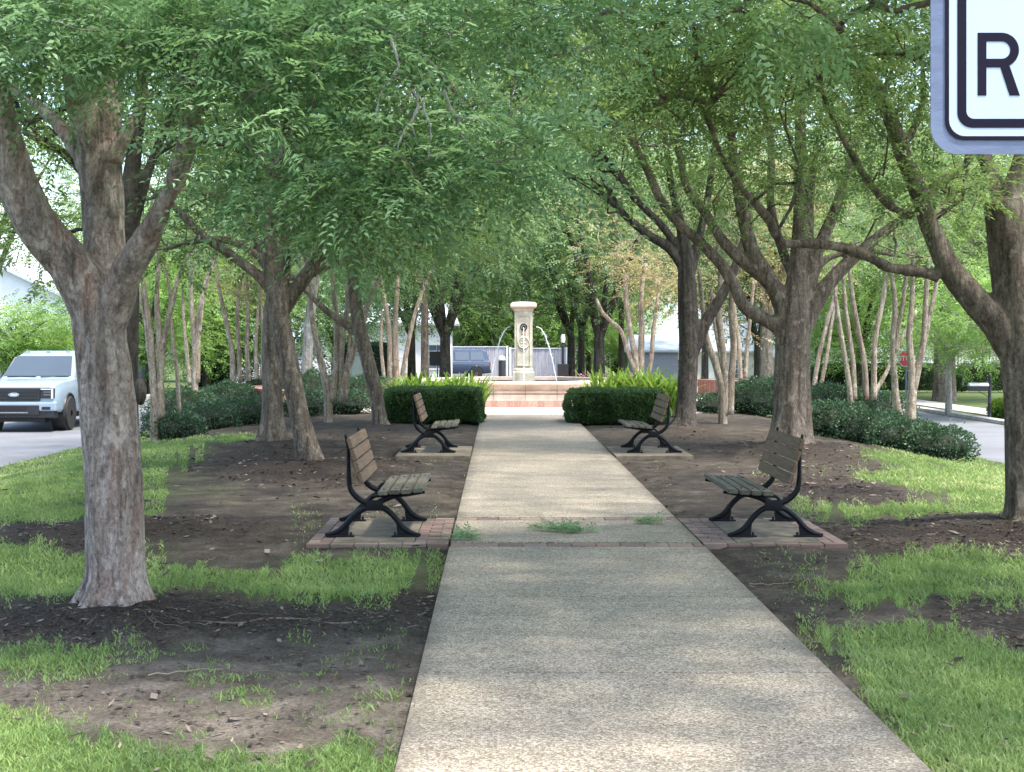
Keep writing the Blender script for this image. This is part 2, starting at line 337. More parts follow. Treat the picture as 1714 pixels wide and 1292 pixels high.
gm, mm = masks(XX.ravel(), YY.ravel())
nx, ny = len(xs), len(ys); ii = (np.arange(ny-1)[:, None]*nx+np.arange(nx-1)[None, :]).ravel()
me = np_mesh('ground', np.stack([XX.ravel(), YY.ravel(), ZZ.ravel()], 1), np.stack([ii, ii+1, ii+nx+1, ii+nx], 1))
for nm, arr in (('grassy', gm), ('mulchy', mm)):
    a = me.attributes.new(nm, 'FLOAT', 'POINT'); a.data.foreach_set('value', arr.astype(np.float32))
m, nt, b = newmat('soil_and_turf'); v = coords(nt)
n1 = noise(nt, v, 3.0, 8, .65); n2 = noise(nt, v, 45, 8, .75); n3 = noise(nt, v, 160, 4, .7); n4 = noise(nt, v, .9, 3, .5)
soil = ramp(nt, [(.30, (.055, .045, .036)), (.52, (.105, .088, .071)), (.72, (.185, .160, .132))], n1).outputs['Color']
grit = ramp(nt, [(.34, (.45,)*3), (.62, (1.25,)*3)], n2).outputs['Color']; soil = mixc(nt, 1., soil, grit, 'MULTIPLY')
mul = ramp(nt, [(.36, (.018, .014, .011)), (.52, (.055, .043, .035)), (.70, (.15, .12, .095))], n2).outputs['Color']
tur = ramp(nt, [(.35, (.05, .07, .025)), (.6, (.10, .15, .045)), (.8, (.16, .2, .07))], n2).outputs['Color']
ag = nt.nodes.new('ShaderNodeAttribute'); ag.attribute_name = 'grassy'; am = nt.nodes.new('ShaderNodeAttribute'); am.attribute_name = 'mulchy'
# pale bare soil near the front, darker soil tone further back
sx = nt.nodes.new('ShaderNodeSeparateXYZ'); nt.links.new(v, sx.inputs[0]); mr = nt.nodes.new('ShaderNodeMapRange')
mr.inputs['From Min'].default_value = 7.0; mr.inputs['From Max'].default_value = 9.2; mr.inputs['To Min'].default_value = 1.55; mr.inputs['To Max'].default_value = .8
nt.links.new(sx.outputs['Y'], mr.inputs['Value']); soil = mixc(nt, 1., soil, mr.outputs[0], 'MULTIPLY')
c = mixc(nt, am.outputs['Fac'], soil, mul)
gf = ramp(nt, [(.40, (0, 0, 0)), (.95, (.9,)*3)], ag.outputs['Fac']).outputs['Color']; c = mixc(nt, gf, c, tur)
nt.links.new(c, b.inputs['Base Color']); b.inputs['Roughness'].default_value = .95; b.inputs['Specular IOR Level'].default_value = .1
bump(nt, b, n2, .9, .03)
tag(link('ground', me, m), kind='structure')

# ---- path, brick bands, bench bases ---------------------------------------
m, nt, b = newmat('exposed_aggregate'); v = coords(nt)
vo = nt.nodes.new('ShaderNodeTexVoronoi'); vo.inputs['Scale'].default_value = 100; nt.links.new(v, vo.inputs['Vector'])
sp = nt.nodes.new('ShaderNodeSeparateColor'); nt.links.new(vo.outputs['Color'], sp.inputs[0])
peb = ramp(nt, [(0, (.155, .125, .10)), (.25, (.245, .205, .16)), (.5, (.335, .29, .23)), (.8, (.415, .37, .30)), (1, (.53, .49, .41))], sp.outputs[0])
ed = ramp(nt, [(.30, (1.05,)*3), (.75, (.55,)*3)], vo.outputs['Distance']).outputs['Color']
c = mixc(nt, 1., peb.outputs['Color'], ed, 'MULTIPLY')
st = noise(nt, coords(nt, (1.0, 2.2, 1)), 1.3, 6, .65); c = mixc(nt, 1., c, ramp(nt, [(.32, (.80, .78, .72)), (.62, (1.08, 1.05, 1.0))], st).outputs['Color'], 'MULTIPLY')
st2 = noise(nt, coords(nt, (1, 1, 1)), 14, 5, .7); c = mixc(nt, 1., c, ramp(nt, [(.3, (.86,)*3), (.6, (1.05,)*3)], st2).outputs['Color'], 'MULTIPLY')
# soil washed over both edges of the walk
px_ = nt.nodes.new('ShaderNodeSeparateXYZ'); nt.links.new(v, px_.inputs[0]); ab = nt.nodes.new('ShaderNodeMath'); ab.operation = 'SUBTRACT'; nt.links.new(px_.outputs['X'], ab.inputs[0]); ab.inputs[1].default_value = .639
a2 = nt.nodes.new('ShaderNodeMath'); a2.operation = 'ABSOLUTE'; nt.links.new(ab.outputs[0], a2.inputs[0]); a3 = nt.nodes.new('ShaderNodeMath'); a3.operation = 'MULTIPLY_ADD'; nt.links.new(noise(nt, v, 5, 5, .7), a3.inputs[0]); a3.inputs[1].default_value = .35; nt.links.new(a2.outputs[0], a3.inputs[2])
eg = ramp(nt, [(.0, (0,)*3), (1, (.75,)*3)], None); mr = nt.nodes.new('ShaderNodeMapRange'); nt.links.new(a3.outputs[0], mr.inputs['Value']); mr.inputs['From Min'].default_value = 1.10; mr.inputs['From Max'].default_value = 1.26; nt.links.new(mr.outputs[0], eg.inputs['Fac'])
c = mixc(nt, eg.outputs['Color'], c, (.095, .078, .058))
lich = noise(nt, v, 2.2, 6, .7); c = mixc(nt, ramp(nt, [(.52, (0,)*3), (.72, (.32,)*3)], lich).outputs['Color'], c, (.15, .14, .105))
nt.links.new(c, b.inputs['Base Color']); b.inputs['Roughness'].default_value = .85; bump(nt, b, vo.outputs['Distance'], -.5, .004); M['agg'] = m
PL, PR, PZ = -.402, 1.68, .035
mb = MB(); joints = [-6, -1.6, .6, 2.8, 5.0, 7.234, 9.4, 11.70]
for a_, b_ in zip(joints[:-1], joints[1:]):
    w = .03*math.sin(a_*3); mb.box((PL-.004, a_+.008, -.1), (PR+.004, b_-.008, PZ), .006)
mb.box((PL, 11.96, -.1), (PR, 13.42, PZ+.001), .006)
jj = [13.66, 16.4, 19.1, 20.62, 22.78, 25.5, 28.2, 30.6, 33.2]
for a_, b_ in zip(jj[:-1], jj[1:]): mb.box((PL, a_+.008, -.1), (PR, b_-.008, PZ), .006)
tag(mb.build('path', M['agg']), kind='structure')
mb = MB(); rr = random.Random(3)
def bricks(mb, x0, x1, y0, y1, along, z, bl=.2, bw=.098):
    """rows of single bricks filling a rectangle"""
    L0, L1, W0, W1 = (x0, x1, y0, y1) if along == 'x' else (y0, y1, x0, x1)
    rows = max(1, round((W1-W0)/bw)); rw = (W1-W0)/rows
    for r in range(rows):
        p = L0+(bl/2 if r % 2 else 0)-(0 if r % 2 == 0 else bl)
        while p < L1-.01:
            a, e = max(p, L0), min(p+bl, L1)
            if e-a > .03:
                dz = rr.uniform(-.004, .004); g = .004; t = rr.random()
                if along == 'x': mb.box((a+g, W0+r*rw+g, -.05), (e-g, W0+(r+1)*rw-g, z+dz), .004, t)
                else: mb.box((W0+r*rw+g, a+g, -.05), (W0+(r+1)*rw-g, e-g, z+dz), .004, t)
            p += bl
m, nt, b = newmat('old_paver_brick'); a = nt.nodes.new('ShaderNodeAttribute'); a.attribute_name = 'tone'
r = ramp(nt, [(0, (.155, .095, .08)), (.5, (.22, .135, .11)), (1, (.27, .20, .17))], a.outputs['Fac']); v = coords(nt)
dn = noise(nt, v, 5, 6, .7); c = mixc(nt, ramp(nt, [(.42, (0, 0, 0)), (.66, (.75,)*3)], dn).outputs['Color'], r.outputs['Color'], (.13, .11, .08))
nt.links.new(c, b.inputs['Base Color']); b.inputs['Roughness'].default_value = .9; bump(nt, b, noise(nt, v, 90), .4, .005); M['paver'] = m
for y0 in (11.72, 13.45): bricks(mb, PL, PR, y0, y0+.19, 'x', PZ-.002, .2, .19)
tag(mb.build('brick_path_bands', M['paver']), kind='structure')
mb = MB(); cb = MB(); fb = MB()
for x0, x1, side in ((-1.60, PL-.015, 1), (PR+.015, 2.90, -1)):
    y0, y1, bw = 11.86, 13.62, .1; wide = .29
    bricks(mb, x0, x1, y0, y0+bw, 'x', .03); bricks(mb, x0, x1, y1-bw, y1, 'x', .03)
    a, e = (x0, x0+.2), (x1-wide, x1)
    if side < 0: a, e = (x0, x0+wide), (x1-.2, x1)
    bricks(mb, a[0], a[1], y0+bw, y1-bw, 'x' if a[1]-a[0] > .25 else 'y', .03); bricks(mb, e[0], e[1], y0+bw, y1-bw, 'x' if e[1]-e[0] > .25 else 'y', .03)
    cb.box((a[1]+.005, y0+bw+.005, -.06), (e[0]-.005, y1-bw-.005, .033), .006)
    x0, x1 = (max(x0, -1.5), x1) if side > 0 else (x0, 2.82)
    fb.box((x0, 20.75, -.06), (x1, 22.7, .06), .012)
tag(mb.build('brick_pavement', M['paver']), kind='structure')
M['pad'] = simple('worn_pad_concrete', (.20, .165, .115), .9, 0, (.085, .07, .05), 7, bmp=.5, bscale=90)
tag(cb.build('concrete_pavement', M['pad']), kind='structure'); tag(fb.build('slab_pavement', M['pad']), kind='structure')

# ---- roads, kerbs, sidewalk, plaza -----------------------------------------
def strip(name, x0, x1, y0, y1, dz, m, ny=60):
    yy = np.linspace(y0, y1, ny); V = []; 
    for y in yy:
        z = -.40-max(0, y-58)*.018+dz; V += [(x0, y, z), (x1, y, z)]
    F = [(2*i, 2*i+1, 2*i+3, 2*i+2) for i in range(ny-1)]
    return tag(link(name, np_mesh(name, V, F), m), kind='structure')
strip('road', OL+.0, EL, -20, 160, -.012, M['asphalt']); strip('road', ER, OR_, -20, 160, -.012, M['asphalt'])
strip('pavement', 14.0, 15.3, -20, 160, .02, M['kerb'])
def kerb(x0, x1, top):
    mb = MB(); y = -20
    while y < 160:
        z = -.40-max(0, y-58)*.018; mb.box((x0, y+.01, z-.1), (x1, y+3-.01, z+top), .015); y += 3
    return tag(mb.build('kerb', M['kerb']), kind='structure')
kerb(OR_, OR_+.32, .09); kerb(OL-.32, OL, .09)
# plaza
mb = MB(); mb.lathe([(.01, -.1), (6.7, -.1), (6.7, .03), (.01, .03)], (.68, 39.6, 0), 64); 
m, nt, b = newmat('plaza_blocks'); br = nt.nodes.new('ShaderNodeTexBrick'); v = coords(nt); nt.links.new(v, br.inputs['Vector'])
br.inputs['Color1'].default_value = (.55, .48, .44, 1); br.inputs['Color2'].default_value = (.62, .50, .46, 1); br.inputs['Mortar'].default_value = (.38, .33, .3, 1)
br.inputs['Scale'].default_value = 1; br.inputs['Brick Width'].default_value = .4; br.inputs['Row Height'].default_value = .2; br.inputs['Mortar Size'].default_value = .01
nt.links.new(mixc(nt, 1., br.outputs['Color'], ramp(nt, [(.3, (.7,)*3), (.7, (1.1,)*3)], noise(nt, v, 4)).outputs['Color'], 'MULTIPLY'), b.inputs['Base Color']); b.inputs['Roughness'].default_value = .85
tag(mb.build('plaza', m), kind='structure')

# ---- grass blades ----------------------------------------------------------
def blades(n, xr, yr, wfun, hfun, thr, name, label, seed, xfun=None):
    R = np.random.RandomState(seed)
    y = 1/(R.rand(n)*(1/yr[0]-1/yr[1])+1/yr[1]) if yr[1] > yr[0]*1.5 else yr[0]+R.rand(n)*(yr[1]-yr[0])
    half = y*.43+1.0; x = y*.006+(R.rand(n)*2-1)*half; x = np.clip(x, xr[0], xr[1])
    g, _ = masks(x, y); onpath = (x > PL-.01) & (x < PR+.01)
    pad = (((x > -1.63) & (x < 2.93)) & (((y > 11.83) & (y < 13.65)) | ((y > 20.7) & (y < 22.75))))
    clump = vnoise(x*9/np.clip(y/8, 1, 3), y*9/np.clip(y/8, 1, 3), s=31)
    big = vnoise(x*2.6, y*1.6, s=61)
    k = (R.rand(n) < np.where(g > .75, .4+.9*big, np.maximum(g, 0)**1.4*(.45+.9*big)*(clump > .42+.4*(.6-g)))) & (g > thr) & ~onpath & ~pad & (x > EL-.03+.05*vnoise(y*3, y*0)) & (x < ER+.03)
    x, y, g, clump = x[k], y[k], g[k], clump[k]; n = len(x); z = gzn(x, y)-.004
    th = R.rand(n)*2*math.pi; h = hfun(y)*(.35+R.rand(n)*1.0)*(.35+.7*np.clip(g*1.15, 0, 1)); w = wfun(y)*(.6+.8*R.rand(n)); lean = h*(.35+1.1*R.rand(n)**1.5)
    dx, dy = np.cos(th), np.sin(th); ph = R.rand(n)*2*math.pi; lx, ly = np.cos(ph)*lean, np.sin(ph)*lean
    a = np.stack([x-dx*w, y-dy*w, z], 1); b2 = np.stack([x+dx*w, y+dy*w, z], 1)
    c2 = np.stack([x+dx*w*.8+lx*.45, y+dy*w*.8+ly*.45, z+h*.62], 1); d2 = np.stack([x-dx*w*.8+lx*.45, y-dy*w*.8+ly*.45, z+h*.62], 1)
    e2 = np.stack([x+lx, y+ly, z+h*.95], 1)
    V = np.stack([a, b2, c2, d2, e2], 1).reshape(-1, 3); o = np.arange(n)*5
    F = np.stack([o, o+1, o+2, o+3], 1); F2 = np.stack([o+3, o+2, o+4, o+4], 1)
    t = np.clip(-.15+1.2*fbm(x*.9, y*.7, s=40, o=4)+.40*(R.rand(n)-.5)+.30*(clump-.5), 0, 1)
    V3 = V; F3 = np.concatenate([np.stack([o, o+1, o+2], 1), np.stack([o, o+2, o+3], 1), np.stack([o+3, o+2, o+4], 1)])
    me = np_mesh(name, V3, F3, np.repeat(t, 5)); return tag(link(name, me, M['grass']), label, 'grass', kind='stuff')
blades(450000, (-9, 9), (5.0, 12), lambda y: .0014+.00026*y, lambda y: .028+.0012*y, .09, 'grass', 'mottled lawn grass near the front of the median', 1)
blades(370000, (-9, 9), (12, 36), lambda y: .0020+.00026*y, lambda y: .042+.0*y, .09, 'grass', 'lawn grass between the tree rows and the two roads', 2)

# ---- chips, runners, litter -------------------------------------------------
def chips(n, yr, seed, name, label, size, where, m, cat):
    R = np.random.RandomState(seed); y = 1/(R.rand(n)*(1/yr[0]-1/yr[1])+1/yr[1]); x = y*.006+(R.rand(n)*2-1)*(y*.38+.4)
    g, mu = masks(x, y); on = (x > PL) & (x < PR)
    pad = (((x > -1.63) & (x < 2.93)) & (((y > 11.83) & (y < 13.65)) | ((y > 20.7) & (y < 22.75))))
    if where == 'm': k = (R.rand(n) < np.where(mu > .3, 1, np.where(g < .3, .14, 0))) & ~on & ~pad
    elif where == 'p': k = on & (R.rand(n) < .25+.75*((x < PL+.12) | (x > PR-.15)))
    else: k = ~on & ~pad & (R.rand(n) < .6)
    k &= (x > EL+.2) & (x < ER-.2)
    x, y = x[k], y[k]; n = len(x); z = (np.full(n, PZ+.003) if where == 'p' else gzn(x, y)+.004)
    L = size*(.4+1.2*R.rand(n)**2)*np.clip(y/9, 1, 2); W = L*(.18+.4*R.rand(n)); th = R.rand(n)*6.28
    ax = np.stack([np.cos(th), np.sin(th), (R.rand(n)-.5)*.7], 1); sd = np.stack([-np.sin(th), np.cos(th), (R.rand(n)-.5)*.8], 1)
    c0 = np.stack([x, y, z+L*.12+(.03*g[k] if where == 'g' else 0)], 1); L, W = L[:, None]/2, W[:, None]/2
    V = np.stack([c0-ax*L, c0-ax*L*.2+sd*W, c0+ax*L, c0+ax*L*.1-sd*W], 1).reshape(-1, 3); o = np.arange(n)*4
    me = np_mesh(name, V, np.stack([o, o+1, o+2, o+3], 1), np.repeat(R.rand(n)**2.4, 4), smooth=False)
    return tag(link(name, me, m), label, cat, kind='stuff')
chips(60000, (6, 30), 5, 'bark_mulch', 'dark bark chips heaped round the tree bases', .035, 'm', M['mulch'], 'mulch')
chips(2600, (5, 30), 6, 'leaf_litter', 'brown leaf crumbs scattered on the concrete path', .014, 'p', M['mulch'], 'litter')
chips(1500, (5, 26), 8, 'fallen_leaves', 'single brown leaves fallen on the lawns and soil', .06, 'g', M['mulch'], 'leaves')
mb = MB(); R = random.Random(5)
for q in range(75):
    y = R.uniform(6.0, 10.2) if q < 50 else R.uniform(10, 20); x = R.uniform(-.39*y, -.5) if q % 4 else R.uniform(1.75, .38*y)
    g, mu = masks(np.array([x]), np.array([y]))
    if g[0] > .75: continue
    a = R.uniform(0, 6.28); L = R.uniform(.08, .5); pts = []; px, py = x, y; n = 9
    for i in range(n):
        pts.append((px, py, gz1(px, py)+.006+.012*math.sin(i*1.3+q)**2)); a += R.uniform(-.5, .5); px += math.cos(a)*L/n; py += math.sin(a)*L/n
    if any(PL-.03 < p[0] < PR+.03 for p in pts): continue
    mb.tube(pts, np.linspace(.0026, .0012, n)*R.uniform(.6, 1.3), 4, tone=R.random())
tag(mb.build('dry_grass_runners', M['dry'], smooth=True), 'pale dry grass runners and twigs on the bare soil', 'twigs', kind='stuff')
# ---- trees -----------------------------------------------------------------
def smooth_path(pts, step):
    """Catmull-Rom through rows of [x,y,z,r]"""
    p = np.asarray(pts, float); p = np.vstack([2*p[0]-p[1], p, 2*p[-1]-p[-2]]); out = []
    for i in range(1, len(p)-2):
        L = np.linalg.norm(p[i+1][:3]-p[i][:3]); n = max(1, int(round(L/step)))
        for t in np.arange(n)/n:
            a, b, c, d = p[i-1], p[i], p[i+1], p[i+2]
            out.append(.5*((2*b)+(-a+c)*t+(2*a-5*b+4*c-d)*t*t+(-a+3*b-3*c+d)*t**3))
    out.append(p[-2]); return np.array(out)
def limb_px(rows, Y, rs=1):
    """rows (u, v, radius px[, dY]) at distance Y"""
    r = []
    for q in rows:
        y = Y+(q[3] if len(q) > 3 else 0); x = P(q[0], q[1], y); r.append([x[0], x[1], x[2], q[2]*rs*y/FO])
    return r
def sprays(origins, dirs, L, K, leaf, R, droop=.15, wid=.40, tone0=None):
    """pinnate sprays: K leaflets along each axis; returns V, F, tone"""
    n = len(origins); d = dirs+np.array([0, 0, -droop]); d /= np.linalg.norm(d, axis=1)[:, None]+1e-9
    up = np.array([0, 0, 1.])+R.randn(n, 3)*.45; s = np.cross(d, up); s /= np.linalg.norm(s, axis=1)[:, None]+1e-9; nm = np.cross(s, d)
    t = (np.arange(K)+.6)/K; sg = np.where(np.arange(K) % 2 == 0, 1., -1.); sg[-1] = 0
    Ls = L*(.6+.8*R.rand(n))
    bend = -.25*(t**2)
    base = origins[:, None, :]+d[:, None, :]*(t[None, :, None]*Ls[:, None, None])+nm[:, None, :]*(bend[None, :, None]*Ls[:, None, None]*.8)
    al = .90+.10*R.randn(n, K); la = d[:, None, :]*np.cos(al)[..., None]*1+s[:, None, :]*(np.sin(al)*sg)[..., None]
    la[:, -1] = d; la = la+R.randn(n, K, 3)*.11+np.array([0, 0, -.18]); la /= np.linalg.norm(la, axis=2)[..., None]+1e-9
    ln = leaf*(.65+.6*R.rand(n, K))*(1-.35*np.abs(t-.5))[None, :]
    tip = base+la*ln[..., None]; ws = np.cross(la, nm[:, None, :]+R.randn(n, K, 3)*.18); ws /= np.linalg.norm(ws, axis=2)[..., None]+1e-9
    hw = (ln*wid*.5)[..., None]; md = base+la*(ln*.42)[..., None]+nm[:, None, :]*(.12*ln)[..., None]
    V = np.stack([base, md+ws*hw, tip, md-ws*hw], 2).reshape(-1, 3); m = n*K; o = np.arange(m)*4
    F = np.stack([o, o+1, o+2, o+3], 1)
    tn = (R.rand(n)*.5+.25 if tone0 is None else tone0)[:, None]+.22*(R.rand(n, K)-.5)
    return V, F, np.repeat(np.clip(tn, 0, 1).ravel(), 4)
def inframe(p, mu=130, mv=90):
    Y = np.maximum(p[:, 1], .3); u = VX+FO*p[:, 0]/Y; v = VY+(CAMH-p[:, 2])*FO/Y
    return (u > -mu) & (u < 1714+mu) & (v > -mv) & (p[:, 1] > 1)
def ell(c, r, n, R, lo=.0, flat=None):
    out = []
    while len(out) < n:
        p = R.rand(3)*2-1; q = np.linalg.norm(p)
        if q > 1 or q < lo: continue
        if flat is not None and p[2] < flat: continue
        out.append(np.array(c)+p*np.array(r))
    return out
def grow(nodes, rad, att, R, step=.22, sag=.1, thin=.0035, upw=.5):
    """nodes: list of points; every attractor is reached by a curved branch from the nearest wood"""
    N = [np.array(p[:3]) for p in nodes]; par = [None]*len(N); base = len(N); cnt = [0]*len(N); paths = []
    A = np.array(N); src = list(att); src.sort(key=lambda p: np.min(np.linalg.norm(A-p, axis=1)))
    for p in src:
        A = np.array(N); dv = p-A; dist = np.linalg.norm(dv, axis=1)+np.clip(A[:, 2]-p[2]+.15, 0, 9)*.9
        j = int(np.argmin(dist)); a = N[j]; L = np.linalg.norm(p-a)
        if L < .05: continue
        if L > 6: continue
        g = par[j] if par[j] is not None else None
        dr = (a-N[g]) if g is not None else np.array([0, 0, 1.]); dr = dr/(np.linalg.norm(dr)+1e-9)
        mid = a+(p-a)*.5+dr*L*.16+np.array([0, 0, upw*.22*L])+R.randn(3)*L*.05
        n = max(2, int(L/step)); idx = [j]
        for t in np.arange(1, n+1)/n:
            q = a*(1-t)**2+2*mid*t*(1-t)+p*t*t+(R.randn(3)*.018 if t < 1 else 0)
            N.append(q); par.append(idx[-1]); cnt.append(0); idx.append(len(N)-1)
        paths.append(idx); k = idx[-1]
        while k is not None and k >= base: cnt[k] += 1; k = par[k]
    return N, par, cnt, paths, base
def fused(mb, voxel, sm=4, disp=None):
    """one continuous skin over overlapping tubes"""
    me = mb.mesh('skin', True); o = bpy.data.objects.new('skin', me); COL.objects.link(o)
    r = o.modifiers.new('r', 'REMESH'); r.mode = 'VOXEL'; r.voxel_size = voxel; r.use_smooth_shade = True
    s = o.modifiers.new('s', 'SMOOTH'); s.iterations = sm; s.factor = .5
    dg = bpy.context.evaluated_depsgraph_get(); ev = o.evaluated_get(dg); m2 = ev.to_mesh(); n = len(m2.vertices)
    V = np.zeros(n*3, np.float32); m2.vertices.foreach_get('co', V); V = V.reshape(-1, 3)
    Nn = np.zeros(n*3, np.float32); m2.vertices.foreach_get('normal', Nn); Nn = Nn.reshape(-1, 3)
    F = [tuple(p.vertices) for p in m2.polygons]; ev.to_mesh_clear(); bpy.data.objects.remove(o); 
    if disp: V = V+Nn*disp(V)[:, None]
    return V, F
TREES = {}
def tree(label, Y, limbs, crowns, kind='mid', bark='bark_mid', leaf='leaf_mid', cat='tree', group=None, name='elm_tree', vox=.02, lobes=5, seed=1,
         leafsz=.06, K=13, per=12, spl=.30, spread=.28, coarse=True, sides=12, disp=None, extra=None, step=.22, rtip=.0055, upw=.5, droop=.15, flare=.35, zb=None, rs=1.0):
    R = np.random.RandomState(seed); mb = MB(); nodes = []; rn = []; base = None
    for li, rows in enumerate(limbs):
        w = limb_px(rows, Y, rs) if len(rows[0]) < 5 else [list(q[:4]) for q in rows]
        if li == 0:
            base = np.array(w[0][:3]); 
            if zb is None: base[2] = gz1(base[0], base[1])
            w = [[w[0][0], w[0][1], base[2]-.12, w[0][3]]]+[q for q in w if q[2] > base[2]+.02]
        w = smooth_path(w, .12); 
        first = li == 0
        mb.tube(w[:, :3], w[:, 3], sides if w[0][3] > .04 else 8, flare=flare if first else 0, lobes=lobes if first else 0, ph=seed)
        for q in w[::2]:
            if q[2] > base[2]+1.2: nodes.append(q[:3]); rn.append(q[3])
    if vox:
        V, F = fused(mb, vox, 3, disp)
    else: V, F = np.array(mb.v), mb.f
    att = []
    for c in crowns:
        if c[0] == 'px':                                   # (px, u, v, Y, ru, rv, rY, n)
            _, u, v, y, ru, rv, rY, n = c
            for e in ell((0, 0, 0), (1, 1, 1), n, R): yy = y+e[1]*rY; att.append(P(u+e[0]*ru, v+e[2]*rv, yy))
        else:                                              # (x, y, z, rx, ry, rz, n, lo)
            att += ell(c[:3], c[3:6], c[6], R, c[7] if len(c) > 7 else .35)
    N, par, cnt, paths, b0 = grow(nodes, rn, att, R, step, upw=upw)
    mb2 = MB()
    for idx in paths:
        pts = np.array([N[i] for i in idx]); rr = np.array([rtip*max(1, cnt[i])**.5 if i >= b0 else 0 for i in idx]); rr[0] = min(rn[idx[0]]*.7, rr[1]*1.15) if idx[0] < b0 else rr[1]
        mb2.tube(pts, rr, 5 if rr.max() > .012 else 4, cap=False)
    root = thing(name, label, cat, tuple(base), group)
    n0 = len(V); allV = np.vstack([V, np.array(mb2.v).reshape(-1, 3)])-base; me = bpy.data.meshes.new('trunk'); me.from_pydata(allV.tolist(), [], [tuple(f) for f in F]+[tuple(i+n0 for i in f) for f in mb2.f])
    me.polygons.foreach_set('use_smooth', np.ones(len(me.polygons), bool)); me.update()
    link('trunk', me, M[bark], root)
    # leaf sprays round every attractor and along the last part of its branch
    O, D, T = [], [], []; OC, DC = [], []
    for idx in paths:
        tip = N[idx[-1]]; fine = (not coarse) or inframe(tip[None, :])[0]; k = per if fine else max(4, per//3)
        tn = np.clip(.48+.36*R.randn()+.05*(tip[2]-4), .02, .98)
        for q in range(k):
            i = idx[-1] if R.rand() < .6 else idx[max(1, len(idx)-1-R.randint(0, 4))]
            o = N[i]+R.randn(3)*spread*np.array([1, 1, .45]); d = (o-N[i])*1.2/spread+R.randn(3)*np.array([.6, .6, .3]); d += (tip-N[idx[0]])/(np.linalg.norm(tip-N[idx[0]])+.1)*.6
            if fine: O.append(o); D.append(d); T.append(tn+.16*R.randn())
            else: OC.append(o); DC.append(d)
    Vs, Fs, Ts = [], [], []; off = 0
    for oo, dd, tt, sc, kk in ((O, D, T, 1, K), (OC, DC, None, 2.7, 7)):
        if not oo: continue
        dd = np.array(dd); dd /= np.linalg.norm(dd, axis=1)[:, None]+1e-9
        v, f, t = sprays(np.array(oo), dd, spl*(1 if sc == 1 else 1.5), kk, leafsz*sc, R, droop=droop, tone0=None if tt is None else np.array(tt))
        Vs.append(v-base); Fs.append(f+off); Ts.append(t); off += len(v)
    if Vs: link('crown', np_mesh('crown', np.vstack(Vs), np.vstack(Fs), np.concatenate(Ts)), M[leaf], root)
    if extra: extra(root, base)
    TREES[label] = root; return root

def bark_disp(a, fx=7, fz=1.6):
    def f(V):
        rid = fbm(V[:, 0]*fx, V[:, 1]*fx, V[:, 2]*fz, s=77, o=3)-.5; fine = fbm(V[:, 0]*26, V[:, 1]*26, V[:, 2]*9, s=5, o=2)-.5
        return a*rid*2+a*.45*fine
    return f
G_ROW = 'broad shade trees flanking the path'
# 1 big foreground tree left
def roots1(root, base):
    mb = MB()
    for pts in ([(330, 1052), (400, 1050), (440, 1043), (490, 1040), (560, 1043), (600, 1040)],):
        w = [(*G(u, v), 0) for u, v in pts]; w = [(x-base[0], y-base[1], gz1(x, y)+.012-base[2]) for x, y, z in w]
        w = smooth_path([[*q, .018] for q in w], .06); mb.tube(w[:, :3]-[0, 0, .012], np.linspace(.006, .015, len(w))*np.linspace(1, .5, len(w)), 7)
    o = mb.build('root', M['bark_mid'], root, smooth=True)
    rt = random.Random(12)
    for rows in ([(690, 150, 5), (700, 180, 3), (672, 225, 2.2), (660, 268, 1.4)], [(655, 60, 4), (668, 110, 2.6), (640, 150, 2), (628, 205, 1.3)], [(705, 170, 2.6), (720, 215, 2), (716, 262, 1.2)], [(742, 150, 3), (765, 192, 2.4), (800, 200, 2), (822, 215, 1.3)], [(765, 192, 2), (775, 225, 1.6), (792, 252, 1)], [(700, 178, 2.4), (690, 215, 1.8), (704, 250, 1)]):
        w = limb_px([(u+rt.uniform(-3, 3), v, r) for u, v, r in rows], 6.95, .75); w = smooth_path(w, .04); mb = MB(); mb.tube(w[:, :3]-base+np.random.RandomState(len(rows)).randn(len(w), 3)*.003, w[:, 3], 5); mb.build('bare_twig', M['bark_pale'], root, smooth=True)
